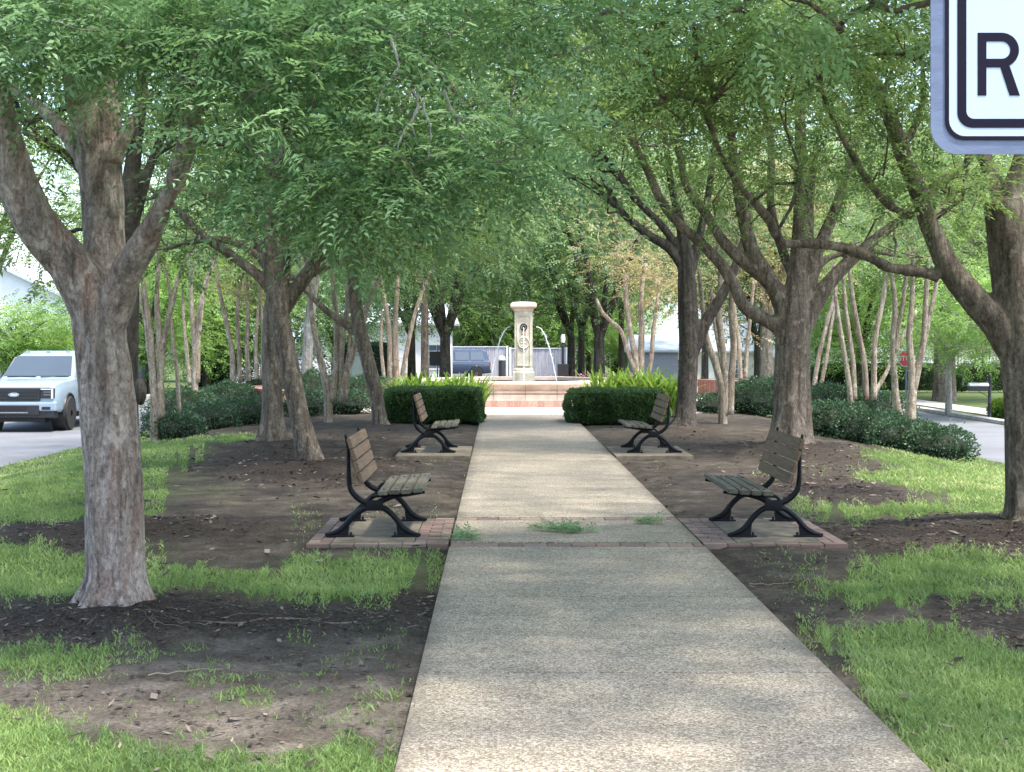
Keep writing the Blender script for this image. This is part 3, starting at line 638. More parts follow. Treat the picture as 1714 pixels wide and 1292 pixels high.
T1 = [
 [(190, 1045, 74), (190, 1028, 66), (190, 1008, 57), (192, 970, 51), (193, 920, 49.5), (193, 850, 49), (187, 750, 48.5), (178, 650, 48), (170, 580, 47), (166, 540, 47), (163, 505, 44)],
 [(172, 560, 40), (150, 500, 40, -.05), (118, 445, 39, -.1), (70, 385, 37, -.2), (28, 305, 35, -.3), (2, 220, 31, -.4), (-15, 130, 27, -.5), (-35, 20, 22, -.7), (-70, -120, 16, -1), (-160, -300, 8, -1.4)],
 [(168, 560, 38), (172, 500, 38, .05), (174, 440, 36, .1), (171, 350, 35, .15), (166, 250, 37, .2), (168, 190, 34, .2), (188, 100, 24, .3), (205, -20, 20, .4), (240, -200, 12, .6)],
 [(166, 260, 24, .15), (140, 190, 24, .1), (120, 110, 18, 0), (90, 0, 15, -.1), (40, -180, 9, -.4)],
 [(175, 560, 34, .0), (198, 500, 31, -.1), (213, 450, 28, -.2), (245, 400, 23, -.3), (278, 335, 18, -.4), (300, 280, 16.5, -.5), (313, 235, 17, -.6), (320, 175, 18, -.7), (327, 90, 14, -.8), (350, 0, 12, -.9), (385, -120, 9, -1.1), (470, -300, 6, -1.2)],
 [(190, 270, 14, .1), (212, 225, 12, .1), (240, 175, 10, .1), (252, 150, 9, .1)],
 [(140, 280, 13, .2), (118, 235, 11, .3), (85, 195, 9, .5), (40, 160, 7, .8), (-40, 110, 5, 1.2)],
 [(320, 185, 10, -.7), (350, 150, 8.5, -.8), (420, 95, 7.5, -.9), (520, 45, 7, -1.1), (620, 40, 6.5, -1.3), (700, 85, 6, -1.4), (760, 150, 4.5, -1.4), (830, 215, 3.5, -1.4), (900, 275, 2.5, -1.4)],
 [(620, 40, 5, -1.3), (680, 110, 4, -1.5), (700, 165, 4, -1.6), (690, 210, 3, -1.6), (670, 265, 2, -1.6)],
 [(330, 110, 7, -.8), (380, 130, 5, -1.2), (440, 190, 4, -1.5), (500, 260, 3, -1.6)],
 [(205, 80, 10, .3), (330, -60, 8, 0), (520, -150, 7, -.6), (760, -140, 6, -.9), (960, -80, 4, -1.0), (1060, 20, 2.5, -1)],
]
tree('stout foreground tree with mottled trunk forking into three thick limbs above dark mulch', 8.93, T1, [
  ('px', 90, 40, 8.2, 200, 70, .9, 60), ('px', 290, 60, 7.7, 120, 80, .6, 26), ('px', 470, 190, 7.4, 100, 100, .5, 22), ('px', 450, 50, 7.5, 160, 70, .7, 28), ('px', 510, 290, 7.3, 60, 50, .3, 9),
  ('px', 690, 285, 7.3, 110, 40, .4, 19), ('px', 590, 345, 7.3, 50, 40, .3, 8), ('px', 830, 285, 7.3, 80, 45, .4, 15), ('px', 845, 195, 7.4, 45, 25, .3, 7),
  ('px', 590, 60, 7.6, 160, 70, .6, 26), ('px', 880, 40, 8.2, 160, 60, .8, 26),
  ('px', 30, -20, 8.6, 150, 60, 1.0, 22),
  (-2.0, 9.2, 5.3, 3.9, 3.4, 1.3, 300, .1), (.6, 8.5, 6.2, 2.2, 3.5, .5, 90, .0)], bark='bark_near', leaf='leaf_near', vox=.013, sides=26, lobes=6, flare=.30, seed=3, rs=.97, leafsz=.053, per=17, K=13, spl=.34, spread=.17, disp=bark_disp(.020), extra=roots1, group=G_ROW, step=.15, rtip=.0028, upw=.2)
# 2 the tree right behind it
def burl(root, base):
    mb = MB(); c = P(235, 655, 12.4); prof = [(.055*math.sin(t), -.12*math.cos(t)) for t in np.linspace(.05, 3.09, 12)]
    mb.lathe(prof, tuple(c-base), 16); link('burl', mb.mesh('burl', True), M['bark_dark'], root)
tree('half-hidden dark trunk with a round burl right behind the stout foreground tree', 12.55, [
 [(214, 905, 28), (213, 890, 25), (211, 780, 23), (210, 640, 22), (212, 540, 21), (214, 430, 20), (216, 340, 17), (225, 250, 13), (240, 120, 10), (250, -40, 7)],
 [(214, 430, 14), (180, 340, 10, .4), (110, 260, 8, 1), (40, 220, 6, 1.6)], [(214, 400, 13), (235, 330, 10), (258, 260, 8), (300, 170, 7), (360, 60, 5)]],
 [('px', 60, 130, 12.5, 130, 130, 1.4, 34), ('px', 380, 130, 13.5, 160, 130, 1.2, 30), ('px', 60, 400, 14, 90, 60, 1., 12), (-2.9, 13.2, 5.6, 4.2, 3.4, 1.6, 220, .1)], bark='bark_dark', leaf='leaf_mid', seed=8, leafsz=.07, per=13, spl=.32, spread=.3, extra=burl, group=G_ROW)
tree('slender left trunk leaning away from the path, rising from a mulch mound', 19.2, [
 [(522, 794, 25), (516, 778, 19.5), (502, 700, 18.5), (486, 620, 18), (469, 540, 18.5), (456, 450, 17), (448, 380, 15), (441, 330, 13), (430, 250, 10), (422, 150, 8), (415, 40, 6)],
 [(468, 520, 13), (450, 480, 12), (425, 455, 10), (380, 422, 9), (335, 390, 7.5), (290, 345, 6), (230, 300, 4)],
 [(446, 360, 9), (400, 345, 7), (350, 325, 6), (300, 320, 5), (240, 335, 3.5)], [(450, 400, 10), (470, 330, 8, .3), (500, 260, 7, .5), (560, 180, 5, .8), (640, 110, 4, 1)]],
 [('px', 330, 250, 19, 150, 110, 1.6, 46), ('px', 560, 240, 19.5, 160, 110, 1.6, 40), ('px', 260, 400, 20, 80, 40, 1, 14), (-2.2, 18.2, 6.3, 4.0, 3.2, 2.0, 200, .2)], seed=5, rs=.9, leafsz=.08, per=14, spl=.36, spread=.36, group=G_ROW, lobes=4)
tree('upright grey trunk with flared foot just behind the leaning left tree', 23, [
 [(455, 756, 30), (456, 744, 24), (456, 680, 19.5), (456, 600, 19), (460, 520, 20), (469, 470, 17), (480, 400, 12), (484, 330, 10), (478, 240, 8), (470, 120, 6)],
 [(468, 530, 14), (490, 492, 14), (510, 465, 13), (545, 412, 11), (580, 352, 9), (620, 290, 8), (665, 200, 6), (700, 120, 4)],
 [(460, 470, 10), (430, 425, 8), (380, 402, 7), (335, 402, 5.5), (270, 418, 3.5)], [(458, 460, 10), (430, 400, 9), (385, 345, 7), (330, 305, 5), (260, 260, 4)],
 [(475, 440, 9), (500, 380, 8, -.3), (500, 300, 7, -.5), (530, 220, 5, -.8)], [(510, 465, 8), (560, 440, 6, .5), (620, 425, 5, 1), (690, 410, 3.5, 1.4)]],
 [('px', 650, 300, 22, 190, 110, 2, 60), ('px', 380, 330, 23.5, 130, 60, 1.4, 24), ('px', 690, 400, 23, 110, 35, 1.6, 22), ('px', 540, 380, 23, 110, 50, 1.6, 22), (-2.4, 23.2, 6.8, 4.2, 3.0, 2.3, 190, .2)], seed=15, rs=.92, leafsz=.085, per=14, spl=.4, spread=.42, group=G_ROW, bark='bark_mid')
tree('thin pale-footed trunk beside the clipped hedge, leaning left with one low side branch', 28.7, [
 [(638, 721, 18), (636, 705, 12), (627, 650, 11.5), (612, 590, 12), (601, 545, 12), (592, 480, 10.5), (589, 430, 9.5), (597, 360, 8), (610, 280, 6), (630, 190, 4)],
 [(602, 560, 7), (585, 548, 6.5), (560, 530, 6), (535, 510, 5), (508, 482, 4.5), (480, 452, 3.5), (440, 410, 3)], [(590, 440, 6), (560, 440, 5), (520, 452, 4), (480, 470, 3)], [(591, 460, 7), (625, 400, 6), (670, 340, 5), (720, 290, 4)]],
 [('px', 690, 390, 28, 130, 60, 2, 40), ('px', 640, 250, 28, 200, 120, 2.5, 60), (-2.0, 28.7, 7.4, 4.0, 3.2, 2.4, 170, .2)], seed=25, leafsz=.10, per=13, spl=.46, spread=.5, group=G_ROW, lobes=4, leaf='leaf_far')
# two more of the row whose trunks stand outside the frame: they shade the near lawn and path
tree('row tree standing just outside the frame at right, crown over the near lawn', 8.4, [
 [(2230, 1030, 44), (2230, 1000, 38), (2225, 800, 36), (2220, 560, 36), (2215, 400, 33)], [(2215, 440, 26), (2100, 250, 22), (1990, 60, 18), (1880, -150, 12), (1750, -330, 7)], [(2215, 440, 24), (2240, 200, 20), (2250, -60, 15), (2200, -300, 9)]],
 [(3.4, 7.4, 5.5, 3.9, 3.6, 1.1, 420, .0), ('px', 1330, 10, 8.6, 220, 50, .5, 16)], seed=61, leafsz=.07, per=12, spl=.34, spread=.25, group=G_ROW, vox=0, leaf='leaf_near')
# right row
tree('stout trunk at the right edge, a long low limb reaching over the lawn', 12.9, [
 [(1725, 902, 54), (1724, 885, 44), (1723, 860, 38), (1722, 780, 37), (1716, 650, 37), (1706, 560, 37), (1694, 460, 35), (1685, 380, 34), (1678, 335, 31)],
 [(1698, 580, 32), (1672, 540, 29), (1630, 500, 24), (1592, 452, 20.5), (1563, 395, 17.5), (1545, 340, 16), (1530, 300, 16.5), (1508, 250, 14), (1488, 190, 12.5), (1455, 130, 11), (1420, 80, 10), (1380, 0, 9), (1340, -100, 7)],
 [(1572, 464, 11), (1545, 455, 10), (1490, 448, 9, -.1), (1458, 432, 9.5, -.2), (1410, 414, 9, -.3), (1355, 407, 8.5, -.4), (1308, 407, 8.5, -.5), (1290, 372, 7.5, -.6), (1262, 337, 7, -.7), (1238, 312, 6.5, -.8), (1205, 255, 5.5, -1), (1180, 190, 4.5, -1.2), (1130, 120, 3.5, -1.5)],
 [(1526, 362, 8), (1492, 346, 7.5, -.1), (1458, 310, 7, -.2), (1428, 262, 6, -.3), (1402, 215, 5, -.4), (1370, 140, 4, -.5)],
 [(1543, 340, 9), (1567, 310, 8, .2), (1600, 288, 6, .4), (1622, 270, 5, .5), (1650, 210, 4, .7)],
 [(1684, 345, 18), (1662, 300, 13, .2), (1640, 240, 11, .4), (1610, 140, 9, .6), (1570, 20, 6, .8)], [(1682, 345, 20), (1705, 290, 17), (1725, 220, 14), (1760, 80, 10), (1800, -120, 7)],
 [(1510, 250, 7), (1540, 190, 6), (1545, 120, 5), (1520, 40, 4)], [(1300, 390, 4, -.5), (1330, 330, 4, -.6), (1340, 240, 3, -.8)]],
 [('px', 1130, 110, 11.0, 90, 100, .6, 26), ('px', 1260, 90, 11.3, 150, 100, 1.2, 34), ('px', 1420, 190, 12.5, 130, 130, .8, 22), ('px', 1560, 120, 13, 130, 130, 1., 26), ('px', 1280, 280, 11.8, 70, 60, .6, 7), ('px', 1640, 310, 12.2, 90, 40, .6, 12), ('px', 1030, 20, 11, 120, 60, .9, 16), (4.2, 12.0, 5.9, 4.2, 3.6, 1.6, 220, .1), (3.3, 16.6, 6.6, 2.6, 2.6, 1.1, 120, .0), ('px', 1450, 60, 11.5, 200, 60, 1.2, 40), ('px', 1600, 330, 16, 120, 60, .8, 20)],
 seed=33, leafsz=.062, per=13, spl=.30, spread=.22, group=G_ROW, vox=.018, sides=20, disp=bark_disp(.016), leaf='leaf_mid', bark='bark_mid', rtip=.004)
tree('twin-stemmed grey tree right of the path behind the near bench, limbs fanning low', 22.4, [
 [(1322, 762, 42), (1321, 748, 34), (1321, 700, 28), (1322, 640, 26), (1326, 570, 27), (1330, 520, 24), (1336, 450, 17), (1341, 370, 14), (1341, 290, 12), (1339, 190, 9), (1340, 60, 7)],
 [(1352, 760, 16), (1349, 720, 12), (1346, 640, 11), (1346, 560, 11), (1350, 500, 10), (1353, 430, 9), (1356, 340, 7), (1366, 240, 5)],
 [(1318, 570, 16), (1303, 548, 13), (1272, 530, 12), (1245, 512, 11), (1229, 478, 10.5), (1206, 442, 9.5), (1172, 406, 9), (1132, 370, 8), (1106, 335, 7.5), (1085, 288, 7), (1060, 240, 6), (1012, 190, 5), (955, 135, 4), (900, 90, 3)],
 [(1320, 540, 18), (1298, 484, 15), (1268, 455, 12.5), (1236, 430, 11), (1206, 398, 9), (1182, 358, 8, .2), (1150, 315, 7, .3), (1135, 250, 6, .5), (1100, 170, 5, .6), (1060, 90, 4, .8)],
 [(1318, 520, 16), (1284, 462, 14), (1259, 420, 13), (1246, 370, 11), (1236, 320, 9.5), (1226, 250, 8), (1216, 150, 6), (1190, 40, 5)],
 [(1345, 550, 15), (1374, 492, 13.5), (1403, 456, 12), (1430, 430, 10.5), (1470, 396, 9), (1512, 364, 7.5), (1562, 330, 5), (1620, 300, 4)],
 [(1340, 480, 13), (1376, 402, 11), (1402, 340, 9), (1424, 270, 8), (1444, 190, 6), (1460, 90, 4)], [(1352, 500, 7), (1372, 445, 6), (1405, 425, 5), (1450, 420, 4), (1510, 430, 2.5)],
 [(1332, 470, 10), (1310, 420, 8, .3), (1290, 340, 7, .5), (1290, 240, 6, .6), (1270, 130, 5, .8)]],
 [('px', 1340, 200, 21.5, 200, 150, 1.6, 58), ('px', 1300, 330, 22, 140, 70, 1.2, 14), ('px', 1080, 150, 21, 150, 110, 1.8, 34), ('px', 1560, 300, 22.5, 130, 110, 1.6, 34), ('px', 1450, 120, 21, 120, 100, 1.5, 22), (4.2, 22.3, 7.0, 4.2, 3.4, 2.1, 190, .2), ('px', 1250, 170, 22.5, 320, 130, 1.8, 70), ('px', 1500, 420, 25, 160, 25, 1, 12)],
 seed=41, leafsz=.075, per=13, spl=.36, spread=.34, group=G_ROW, lobes=5, bark='bark_mid')
tree('dark tree with split foot behind the far right bench, branches sweeping left over the path', 27.7, [
 [(1143, 726, 28), (1146, 702, 18), (1150, 645, 16.5), (1153, 580, 16.5), (1152, 520, 17), (1150, 465, 15), (1147, 420, 12), (1138, 370, 8), (1122, 300, 6), (1110, 200, 4)],
 [(1148, 455, 9), (1122, 417, 8.5), (1085, 393, 7.5), (1052, 366, 6.5), (1026, 340, 6), (982, 308, 5), (935, 283, 4), (892, 240, 3.5), (860, 200, 3)],
 [(1146, 430, 7), (1108, 378, 6.5), (1060, 330, 5.5), (1030, 290, 5), (975, 240, 4.5), (940, 180, 4), (910, 130, 3)],
 [(1156, 600, 11), (1172, 560, 10.5), (1186, 530, 10), (1205, 500, 9), (1226, 458, 8), (1245, 400, 6), (1260, 320, 4)], [(1153, 470, 9), (1172, 390, 7), (1188, 310, 6), (1200, 200, 4)],
 [(1045, 362, 4), (1010, 300, 4), (985, 235, 3.5), (975, 170, 3)], [(1080, 350, 4, .3), (1020, 270, 4, .5), (960, 230, 3, .7)]],
 [('px', 1010, 130, 27, 160, 100, 2.2, 56), ('px', 900, 160, 27, 70, 90, 2, 22), ('px', 1130, 220, 28, 130, 110, 2.2, 30), ('px', 1010, 330, 28.5, 90, 50, 2, 6), (3.4, 27.9, 7.6, 3.9, 3.2, 2.2, 150, .2), ('px', 1060, 220, 28.5, 200, 120, 1.8, 50)],
 seed=52, leafsz=.09, per=13, spl=.42, spread=.42, group=G_ROW, bark='bark_dark')

# ---- multi-stemmed smooth-barked trees --------------------------------------
G_MYR = 'multi-stemmed smooth-barked trees'
def myrtle(label, Y, stems, crowns, seed, leaf='leaf_far', leafsz=.09, per=11, bark='bark_tan', **kw):
    return tree(label, Y, stems, crowns, seed=seed, bark=bark, leaf=leaf, leafsz=leafsz, per=per, name='multi_stem_tree', group=G_MYR, lobes=0, flare=0, vox=0, sides=9, spl=.4, spread=.45, K=9, rs=.86, **kw)
myrtle('clump of ruddy smooth stems among azaleas just right of the foreground trunk', 27, [
 [(258, 704, 9), (258, 660, 8), (254, 600, 7), (251, 550, 6), (242, 490, 5), (236, 440, 4), (228, 380, 3)], [(270, 700, 8), (268, 620, 6.5), (266, 560, 6), (262, 500, 5), (266, 430, 4), (262, 370, 3)],
 [(268, 640, 6), (274, 570, 5.5), (288, 510, 5), (300, 460, 4), (322, 415, 3.5), (345, 380, 3)], [(262, 650, 5), (250, 600, 4), (243, 540, 3.5), (232, 480, 3)], [(300, 690, 4.5), (296, 620, 4), (288, 560, 3.5), (284, 490, 3), (275, 430, 2.5)]],
 [('px', 290, 400, 27, 90, 60, 1.6, 26), (-6.3, 27, 5.0, 2.2, 2.0, 1.6, 40, .2)], 101)
myrtle('reddish V-shaped stems between the azaleas and the upright left tree', 35, [
 [(326, 645, 7), (327, 600, 6), (323, 540, 5), (319, 480, 4.5), (321, 420, 3.5), (318, 360, 3)], [(330, 640, 6), (331, 570, 5.5), (334, 520, 5), (345, 470, 4), (361, 430, 3.5), (380, 380, 2.5)],
 [(318, 645, 5), (313, 590, 4), (308, 540, 3), (305, 470, 2.5)], [(333, 560, 4), (340, 500, 3.5), (352, 450, 3), (350, 400, 2.5)]], [('px', 340, 390, 35, 80, 60, 1.8, 24), (-7.5, 35, 5.6, 2.3, 2.2, 1.6, 40, .2)], 102)
myrtle('row of tan stems topped by yellowed leaves left of the upright tree', 41, [
 [(390, 640, 6), (388, 590, 5), (379, 540, 4.5), (368, 490, 4), (360, 440, 3)], [(402, 640, 5), (400, 590, 4.5), (397, 530, 4), (402, 470, 3)], [(416, 642, 5), (413, 580, 4.5), (415, 520, 4), (412, 450, 3)], [(430, 642, 5), (428, 580, 4), (432, 520, 3.5), (440, 450, 3)], [(437, 642, 4), (440, 570, 3.5), (436, 500, 3)]],
 [('px', 410, 470, 41, 50, 50, 1.6, 34), (-7.3, 41, 5.2, 1.8, 2, 2.0, 30, .2)], 103, 'leaf_yellow', .085)
myrtle('leaning tan and red stems between the leaning trunk and the low-branched thin tree', 30.5, [
 [(549, 676, 9), (545, 640, 7.5), (533, 590, 6.5), (522, 530, 5.5), (516, 470, 4.5), (505, 400, 3.5)], [(556, 672, 8), (561, 620, 7), (564, 560, 6), (560, 500, 5), (552, 430, 4), (548, 360, 3)],
 [(574, 672, 9), (578, 630, 8), (592, 585, 7.5), (606, 545, 6), (618, 500, 5), (640, 450, 4), (655, 400, 3.5)], [(572, 660, 6), (571, 600, 6), (576, 540, 5), (590, 480, 4.5), (600, 420, 4), (595, 350, 3)], [(578, 630, 5), (586, 570, 4), (580, 510, 3.5), (585, 440, 3)]],
 [('px', 600, 370, 30.5, 90, 60, 1.8, 34), ('px', 520, 440, 31, 45, 60, 1, 10), (-3.3, 31, 6.0, 2.4, 2.2, 1.8, 40, .2)], 104)
myrtle('cream-barked stems with yellowing crown left of the dark clipped hedge end', 42, [
 [(652, 650, 6), (653, 590, 5.5), (650, 540, 5), (641, 490, 4), (632, 430, 3)], [(664, 650, 6.5), (662, 590, 6), (662, 530, 5), (666, 470, 4), (670, 410, 3)], [(670, 648, 5), (682, 580, 4.5), (693, 530, 4), (706, 490, 3.5), (720, 450, 3)], [(645, 650, 4), (638, 580, 3.5), (640, 520, 3)]],
 [('px', 655, 470, 42, 35, 25, 1.2, 12), ('px', 670, 420, 42, 70, 40, 1.8, 26), (-3.0, 42, 6.2, 2.4, 2.2, 1.8, 30, .2)], 105, 'leaf_far')
myrtle('three tan stems standing before the low red brick wall right of the far bench', 30, [
 [(1210, 698, 9), (1208, 650, 8), (1198, 610, 7), (1184, 570, 6), (1177, 520, 5), (1170, 450, 4)], [(1212, 696, 8), (1214, 640, 7), (1209, 580, 7), (1203, 520, 6), (1206, 460, 5), (1200, 390, 4)], [(1222, 694, 8), (1224, 640, 7), (1228, 580, 6.5), (1224, 520, 6), (1230, 460, 5), (1236, 390, 4)], [(1214, 640, 5), (1205, 590, 4), (1196, 540, 3.5), (1190, 480, 3)]],
 [('px', 1210, 400, 30, 80, 60, 1.6, 30), (4.8, 30.5, 6.0, 2.4, 2.2, 1.8, 40, .2)], 106)
myrtle('tree of twin pale stems rising behind the right azaleas, left of the broader forked pair', 30, [
 [(1506, 706, 9), (1501, 680, 8), (1496, 620, 6), (1495, 570, 5.5), (1498, 510, 5), (1493, 460, 4.5), (1488, 400, 3.5)], [(1497, 590, 5), (1501, 560, 5), (1509, 520, 4.5), (1516, 470, 4), (1524, 400, 3)]],
 [('px', 1500, 380, 30, 70, 40, 1.6, 18), (8.3, 30, 5.6, 2.0, 2.0, 1.4, 24, .2)], 107)
myrtle('broad forked pair of tan stems in front of the octagonal red sign', 29.5, [
 [(1524, 706, 11), (1525, 680, 10), (1527, 650, 9), (1525, 600, 6.5), (1522, 560, 6), (1527, 500, 5), (1528, 450, 4.5), (1530, 390, 3.5)], [(1528, 655, 8), (1536, 620, 7), (1546, 570, 6), (1549, 520, 5.5), (1552, 460, 4.5), (1560, 400, 3.5)], [(1545, 580, 5), (1556, 530, 4.5), (1566, 480, 4), (1580, 420, 3)]],
 [('px', 1550, 370, 29.5, 80, 40, 1.6, 20), (8.7, 29, 5.6, 2.0, 2.0, 1.4, 24, .2)], 108)
myrtle('loose group of four thin brown stems right of the twin-stemmed grey tree', 34, [
 [(1424, 668, 6), (1418, 620, 5), (1408, 560, 4.5), (1399, 500, 4), (1394, 440, 3)], [(1430, 668, 6), (1428, 610, 5), (1420, 550, 4.5), (1413, 490, 4), (1412, 430, 3)], [(1450, 668, 6), (1447, 610, 5.5), (1436, 550, 5), (1426, 490, 4.5), (1420, 430, 3)],
 [(1463, 668, 6), (1463, 610, 5.5), (1466, 560, 5), (1478, 500, 5), (1486, 440, 4)], [(1458, 668, 5), (1480, 630, 4), (1496, 595, 3.5), (1520, 545, 3), (1535, 520, 2.5)]],
 [('px', 1440, 400, 34, 80, 50, 1.6, 26), (9.2, 34, 6.0, 2.2, 2.0, 1.6, 30, .2)], 109)
myrtle('greenish stems leaning right behind the twin-stemmed grey tree', 44, [
 [(1362, 655, 5), (1370, 600, 4.5), (1382, 550, 4), (1395, 500, 3.5), (1405, 440, 3)], [(1372, 655, 4.5), (1383, 600, 4), (1392, 540, 3.5), (1400, 480, 3)]], [('px', 1400, 430, 44, 40, 40, 1.6, 14), (10.2, 44, 6.4, 2, 2, 1.5, 16, .2)], 110, 'leaf_bright')
myrtle('pale sunlit stems with a bare crooked branch right of the fountain', 41, [
 [(1066, 655, 7), (1066, 610, 6.5), (1056, 560, 5.5), (1049, 510, 5), (1046, 460, 4)], [(1074, 655, 7), (1073, 600, 6.5), (1074, 550, 6), (1073, 500, 5), (1080, 440, 4)], [(1064, 620, 5), (1050, 585, 4.5), (1040, 555, 4.5), (1020, 535, 4), (1008, 522, 3.5), (998, 500, 3)], [(1080, 655, 5), (1090, 600, 4.5), (1094, 550, 4), (1102, 490, 3)]],
 [('px', 1090, 470, 41, 55, 50, 1.6, 44), ('px', 1050, 430, 41, 50, 25, 1.2, 16), (4.2, 41, 6.0, 2.2, 2, 1.6, 24, .2)], 111, 'leaf_yellow', .085)
myrtle('small yellow-leaved tree between the dark split-foot tree and the twin-stemmed one', 38, [
 [(1240, 655, 5), (1238, 600, 4.5), (1232, 540, 4), (1225, 480, 3)], [(1246, 655, 5), (1250, 590, 4), (1256, 530, 3.5), (1262, 470, 3)]], [('px', 1210, 500, 38, 30, 60, 1.2, 16), ('px', 1130, 470, 38, 40, 50, 1.2, 0), (6, 38, 5.4, 2, 2, 1.5, 20, .2)], 112, 'leaf_yellow', .085)
# ---- farther trees ----------------------------------------------------------
G_FAR = 'trees beyond the fountain and the roads'
def far_tree(label, u, Y, r, fork, crown, seed, leaf='leaf_far', bark='bark_dark', n=70, sz=.14, per=24, name='shade_tree', lean=0, spr=.7, lim=5):
    """u px of the trunk, Y metres, r trunk radius m, fork height m, crown (dx, dz centre, rx, ry, rz)"""
    R = np.random.RandomState(seed); x = (u-VX)/FO*Y; z0 = gz1(x, Y); dx, zc, rx, ry, rz = crown
    limbs = [[[x, Y, z0-.1, r*1.2, 0], [x+lean*.2, Y, z0+.4, r, 0], [x+lean*.6, Y, z0+fork*.7, r*.85, 0], [x+lean, Y, z0+fork, r*.8, 0]]]
    for q in range(lim):
        a = q*6.283/lim+R.rand(); e = np.array([x+dx+math.cos(a)*rx*.55, Y+math.sin(a)*ry*.55, z0+zc+R.rand()*rz*.5]); s = np.array([x+lean, Y, z0+fork-.15])
        limbs.append([[*s, r*.55, 0], [*(s+(e-s)*.35+np.array([0, 0, .35])), r*.42, 0], [*(s+(e-s)*.7+np.array([0, 0, .3])), r*.3, 0], [*e, r*.15, 0]])
    return tree(label, Y, limbs, [(x+dx, Y, z0+zc, rx*1.05, ry, rz*1.08, int(n*1.25), .3)], seed=seed, bark=bark, leaf=leaf, leafsz=sz*1.15, per=per, vox=0, sides=9, K=9, spl=sz*4.2, spread=spr, name=name, group=G_FAR, lobes=0, flare=0, step=.5, rtip=.009)
far_tree('dark V-forked tree left of the fountain, in front of the blue car', 745, 50, .22, 1.9, (0, 5.6, 3.9, 3.6, 3.0), 201, n=90)
far_tree('straight grey trunk just left of the dark V-forked tree', 711, 46, .14, 3.4, (-.3, 6.4, 3.3, 3.3, 2.6), 202, bark='bark_mid')
far_tree('small dark tree with a low side fork against the white garage wall', 689, 54, .17, 2.0, (-.5, 5.6, 3.4, 3.4, 2.8), 203)
far_tree('first dark tree right of the fountain with limbs arching left', 956, 54, .17, 2.0, (-.8, 5.8, 3.6, 3.6, 3.2), 204, n=90)
far_tree('second tree right of the fountain, slim trunk with low fork', 973, 60, .16, 2.3, (.2, 6.6, 3.8, 3.8, 3.4), 205)
far_tree('third tree right of the fountain, thickest and spreading wide', 1003, 50, .22, 1.9, (.4, 6.2, 4.0, 3.8, 3.2), 206, n=90)
far_tree('slim dark tree beyond the pink flower bed', 1040, 58, .13, 3.0, (.6, 6.6, 3.6, 3.6, 3.0), 207)
far_tree('tree far behind the fountain over the grey board fence', 850, 104, .25, 3.0, (-1, 7.4, 5.6, 4.5, 4.8), 208, n=110, sz=.2, spr=1)
far_tree('bushy tree over the fence left of the stone pillar', 800, 100, .2, 2.4, (-1, 5.6, 4.2, 4.0, 3.8), 209, n=100, sz=.18, spr=.9, leaf='leaf_mid')
far_tree('tall pale green tree behind the far right row', 930, 112, .3, 3.0, (0, 9, 6, 5, 6), 210, leaf='leaf_bright', n=120, sz=.22, spr=1.1)
far_tree('tall yellow-green tree rising in the gap above the path', 880, 64, .25, 5.2, (.3, 9.6, 4.6, 4, 3.8), 211, leaf='leaf_bright', n=130, sz=.17, spr=.9)
far_tree('sunlit tree behind the left row, right of the white garage', 740, 108, .25, 3.0, (-1, 8.5, 6, 5, 5), 212, leaf='leaf_bright', n=110, sz=.2, spr=1)
far_tree('sunlit light green tree left of the white pickup truck', 30, 62, .16, 1.6, (0, 2.5, 2.3, 2.2, 1.35), 213, leaf='leaf_bright', n=80, sz=.13, spr=.5)
far_tree('small fresh green tree between the pickup and the foreground trunk', 112, 66, .14, 1.5, (0, 2.0, 1.6, 1.6, 1.2), 214, leaf='leaf_bright', n=50, sz=.13, spr=.5)
far_tree('low light green tree over the fence between the blue car and the pillar', 815, 101, .2, 1.8, (0, 4.2, 3.6, 3.4, 2.8), 241, leaf='leaf_bright', n=90, sz=.2, spr=.9)
far_tree('light green tree over the right end of the fence', 985, 103, .2, 1.8, (0, 4.6, 4.6, 3.4, 3.4), 242, leaf='leaf_bright', n=100, sz=.2, spr=.9)
far_tree('dark leaning tree over the pickup at the left picture edge', -40, 46, .2, 2.6, (.6, 7.6, 3.2, 3.2, 2.2), 215, leaf='leaf_mid', n=60)
far_tree('bright green tree seen between the red smooth stems', 250, 58, .18, 1.8, (0, 4.4, 3.2, 3.0, 3.2), 216, leaf='leaf_bright', n=110, sz=.14)
far_tree('bright green tree behind the V-shaped reddish stems', 345, 64, .18, 1.8, (.4, 4.6, 3.0, 3.0, 3.4), 217, leaf='leaf_bright', n=100, sz=.15)
far_tree('dark evergreen behind the square clipped bush', 372, 74, .2, .8, (0, 3.8, 1.7, 1.7, 3.6), 218, leaf='leaf_hedge', n=70, sz=.16, spr=.5)
far_tree('deep green tree behind the yellow-leaved stems on the left', 450, 66, .2, 2.0, (0, 5.0, 3.8, 3.6, 4.0), 219, n=100, sz=.17)
far_tree('deep green tree beyond the grey-green cabinet', 560, 70, .2, 2.0, (0, 4.6, 4.0, 3.8, 3.8), 220, n=100, sz=.18)
far_tree('light green tree over the cream-barked stems', 620, 106, .25, 2.6, (0, 7.5, 5, 4.6, 5), 221, leaf='leaf_bright', n=110, sz=.2, spr=1)
far_tree('round fresh green tree with thin white trunk on the right verge', 1588, 41.3, .10, 1.5, (.28, 2.45, 1.4, 1.4, 1.35), 222, leaf='leaf_bright', bark='bark_pale', n=70, sz=.10, spr=.32, per=12, name='young_tree')
far_tree('bright green tree with pale trunk close behind the right edge trunk', 1690, 39, .09, 1.9, (-.3, 2.9, 1.7, 1.6, 1.5), 223, leaf='leaf_bright', bark='bark_pale', n=70, sz=.10, spr=.35, per=12, name='young_tree')
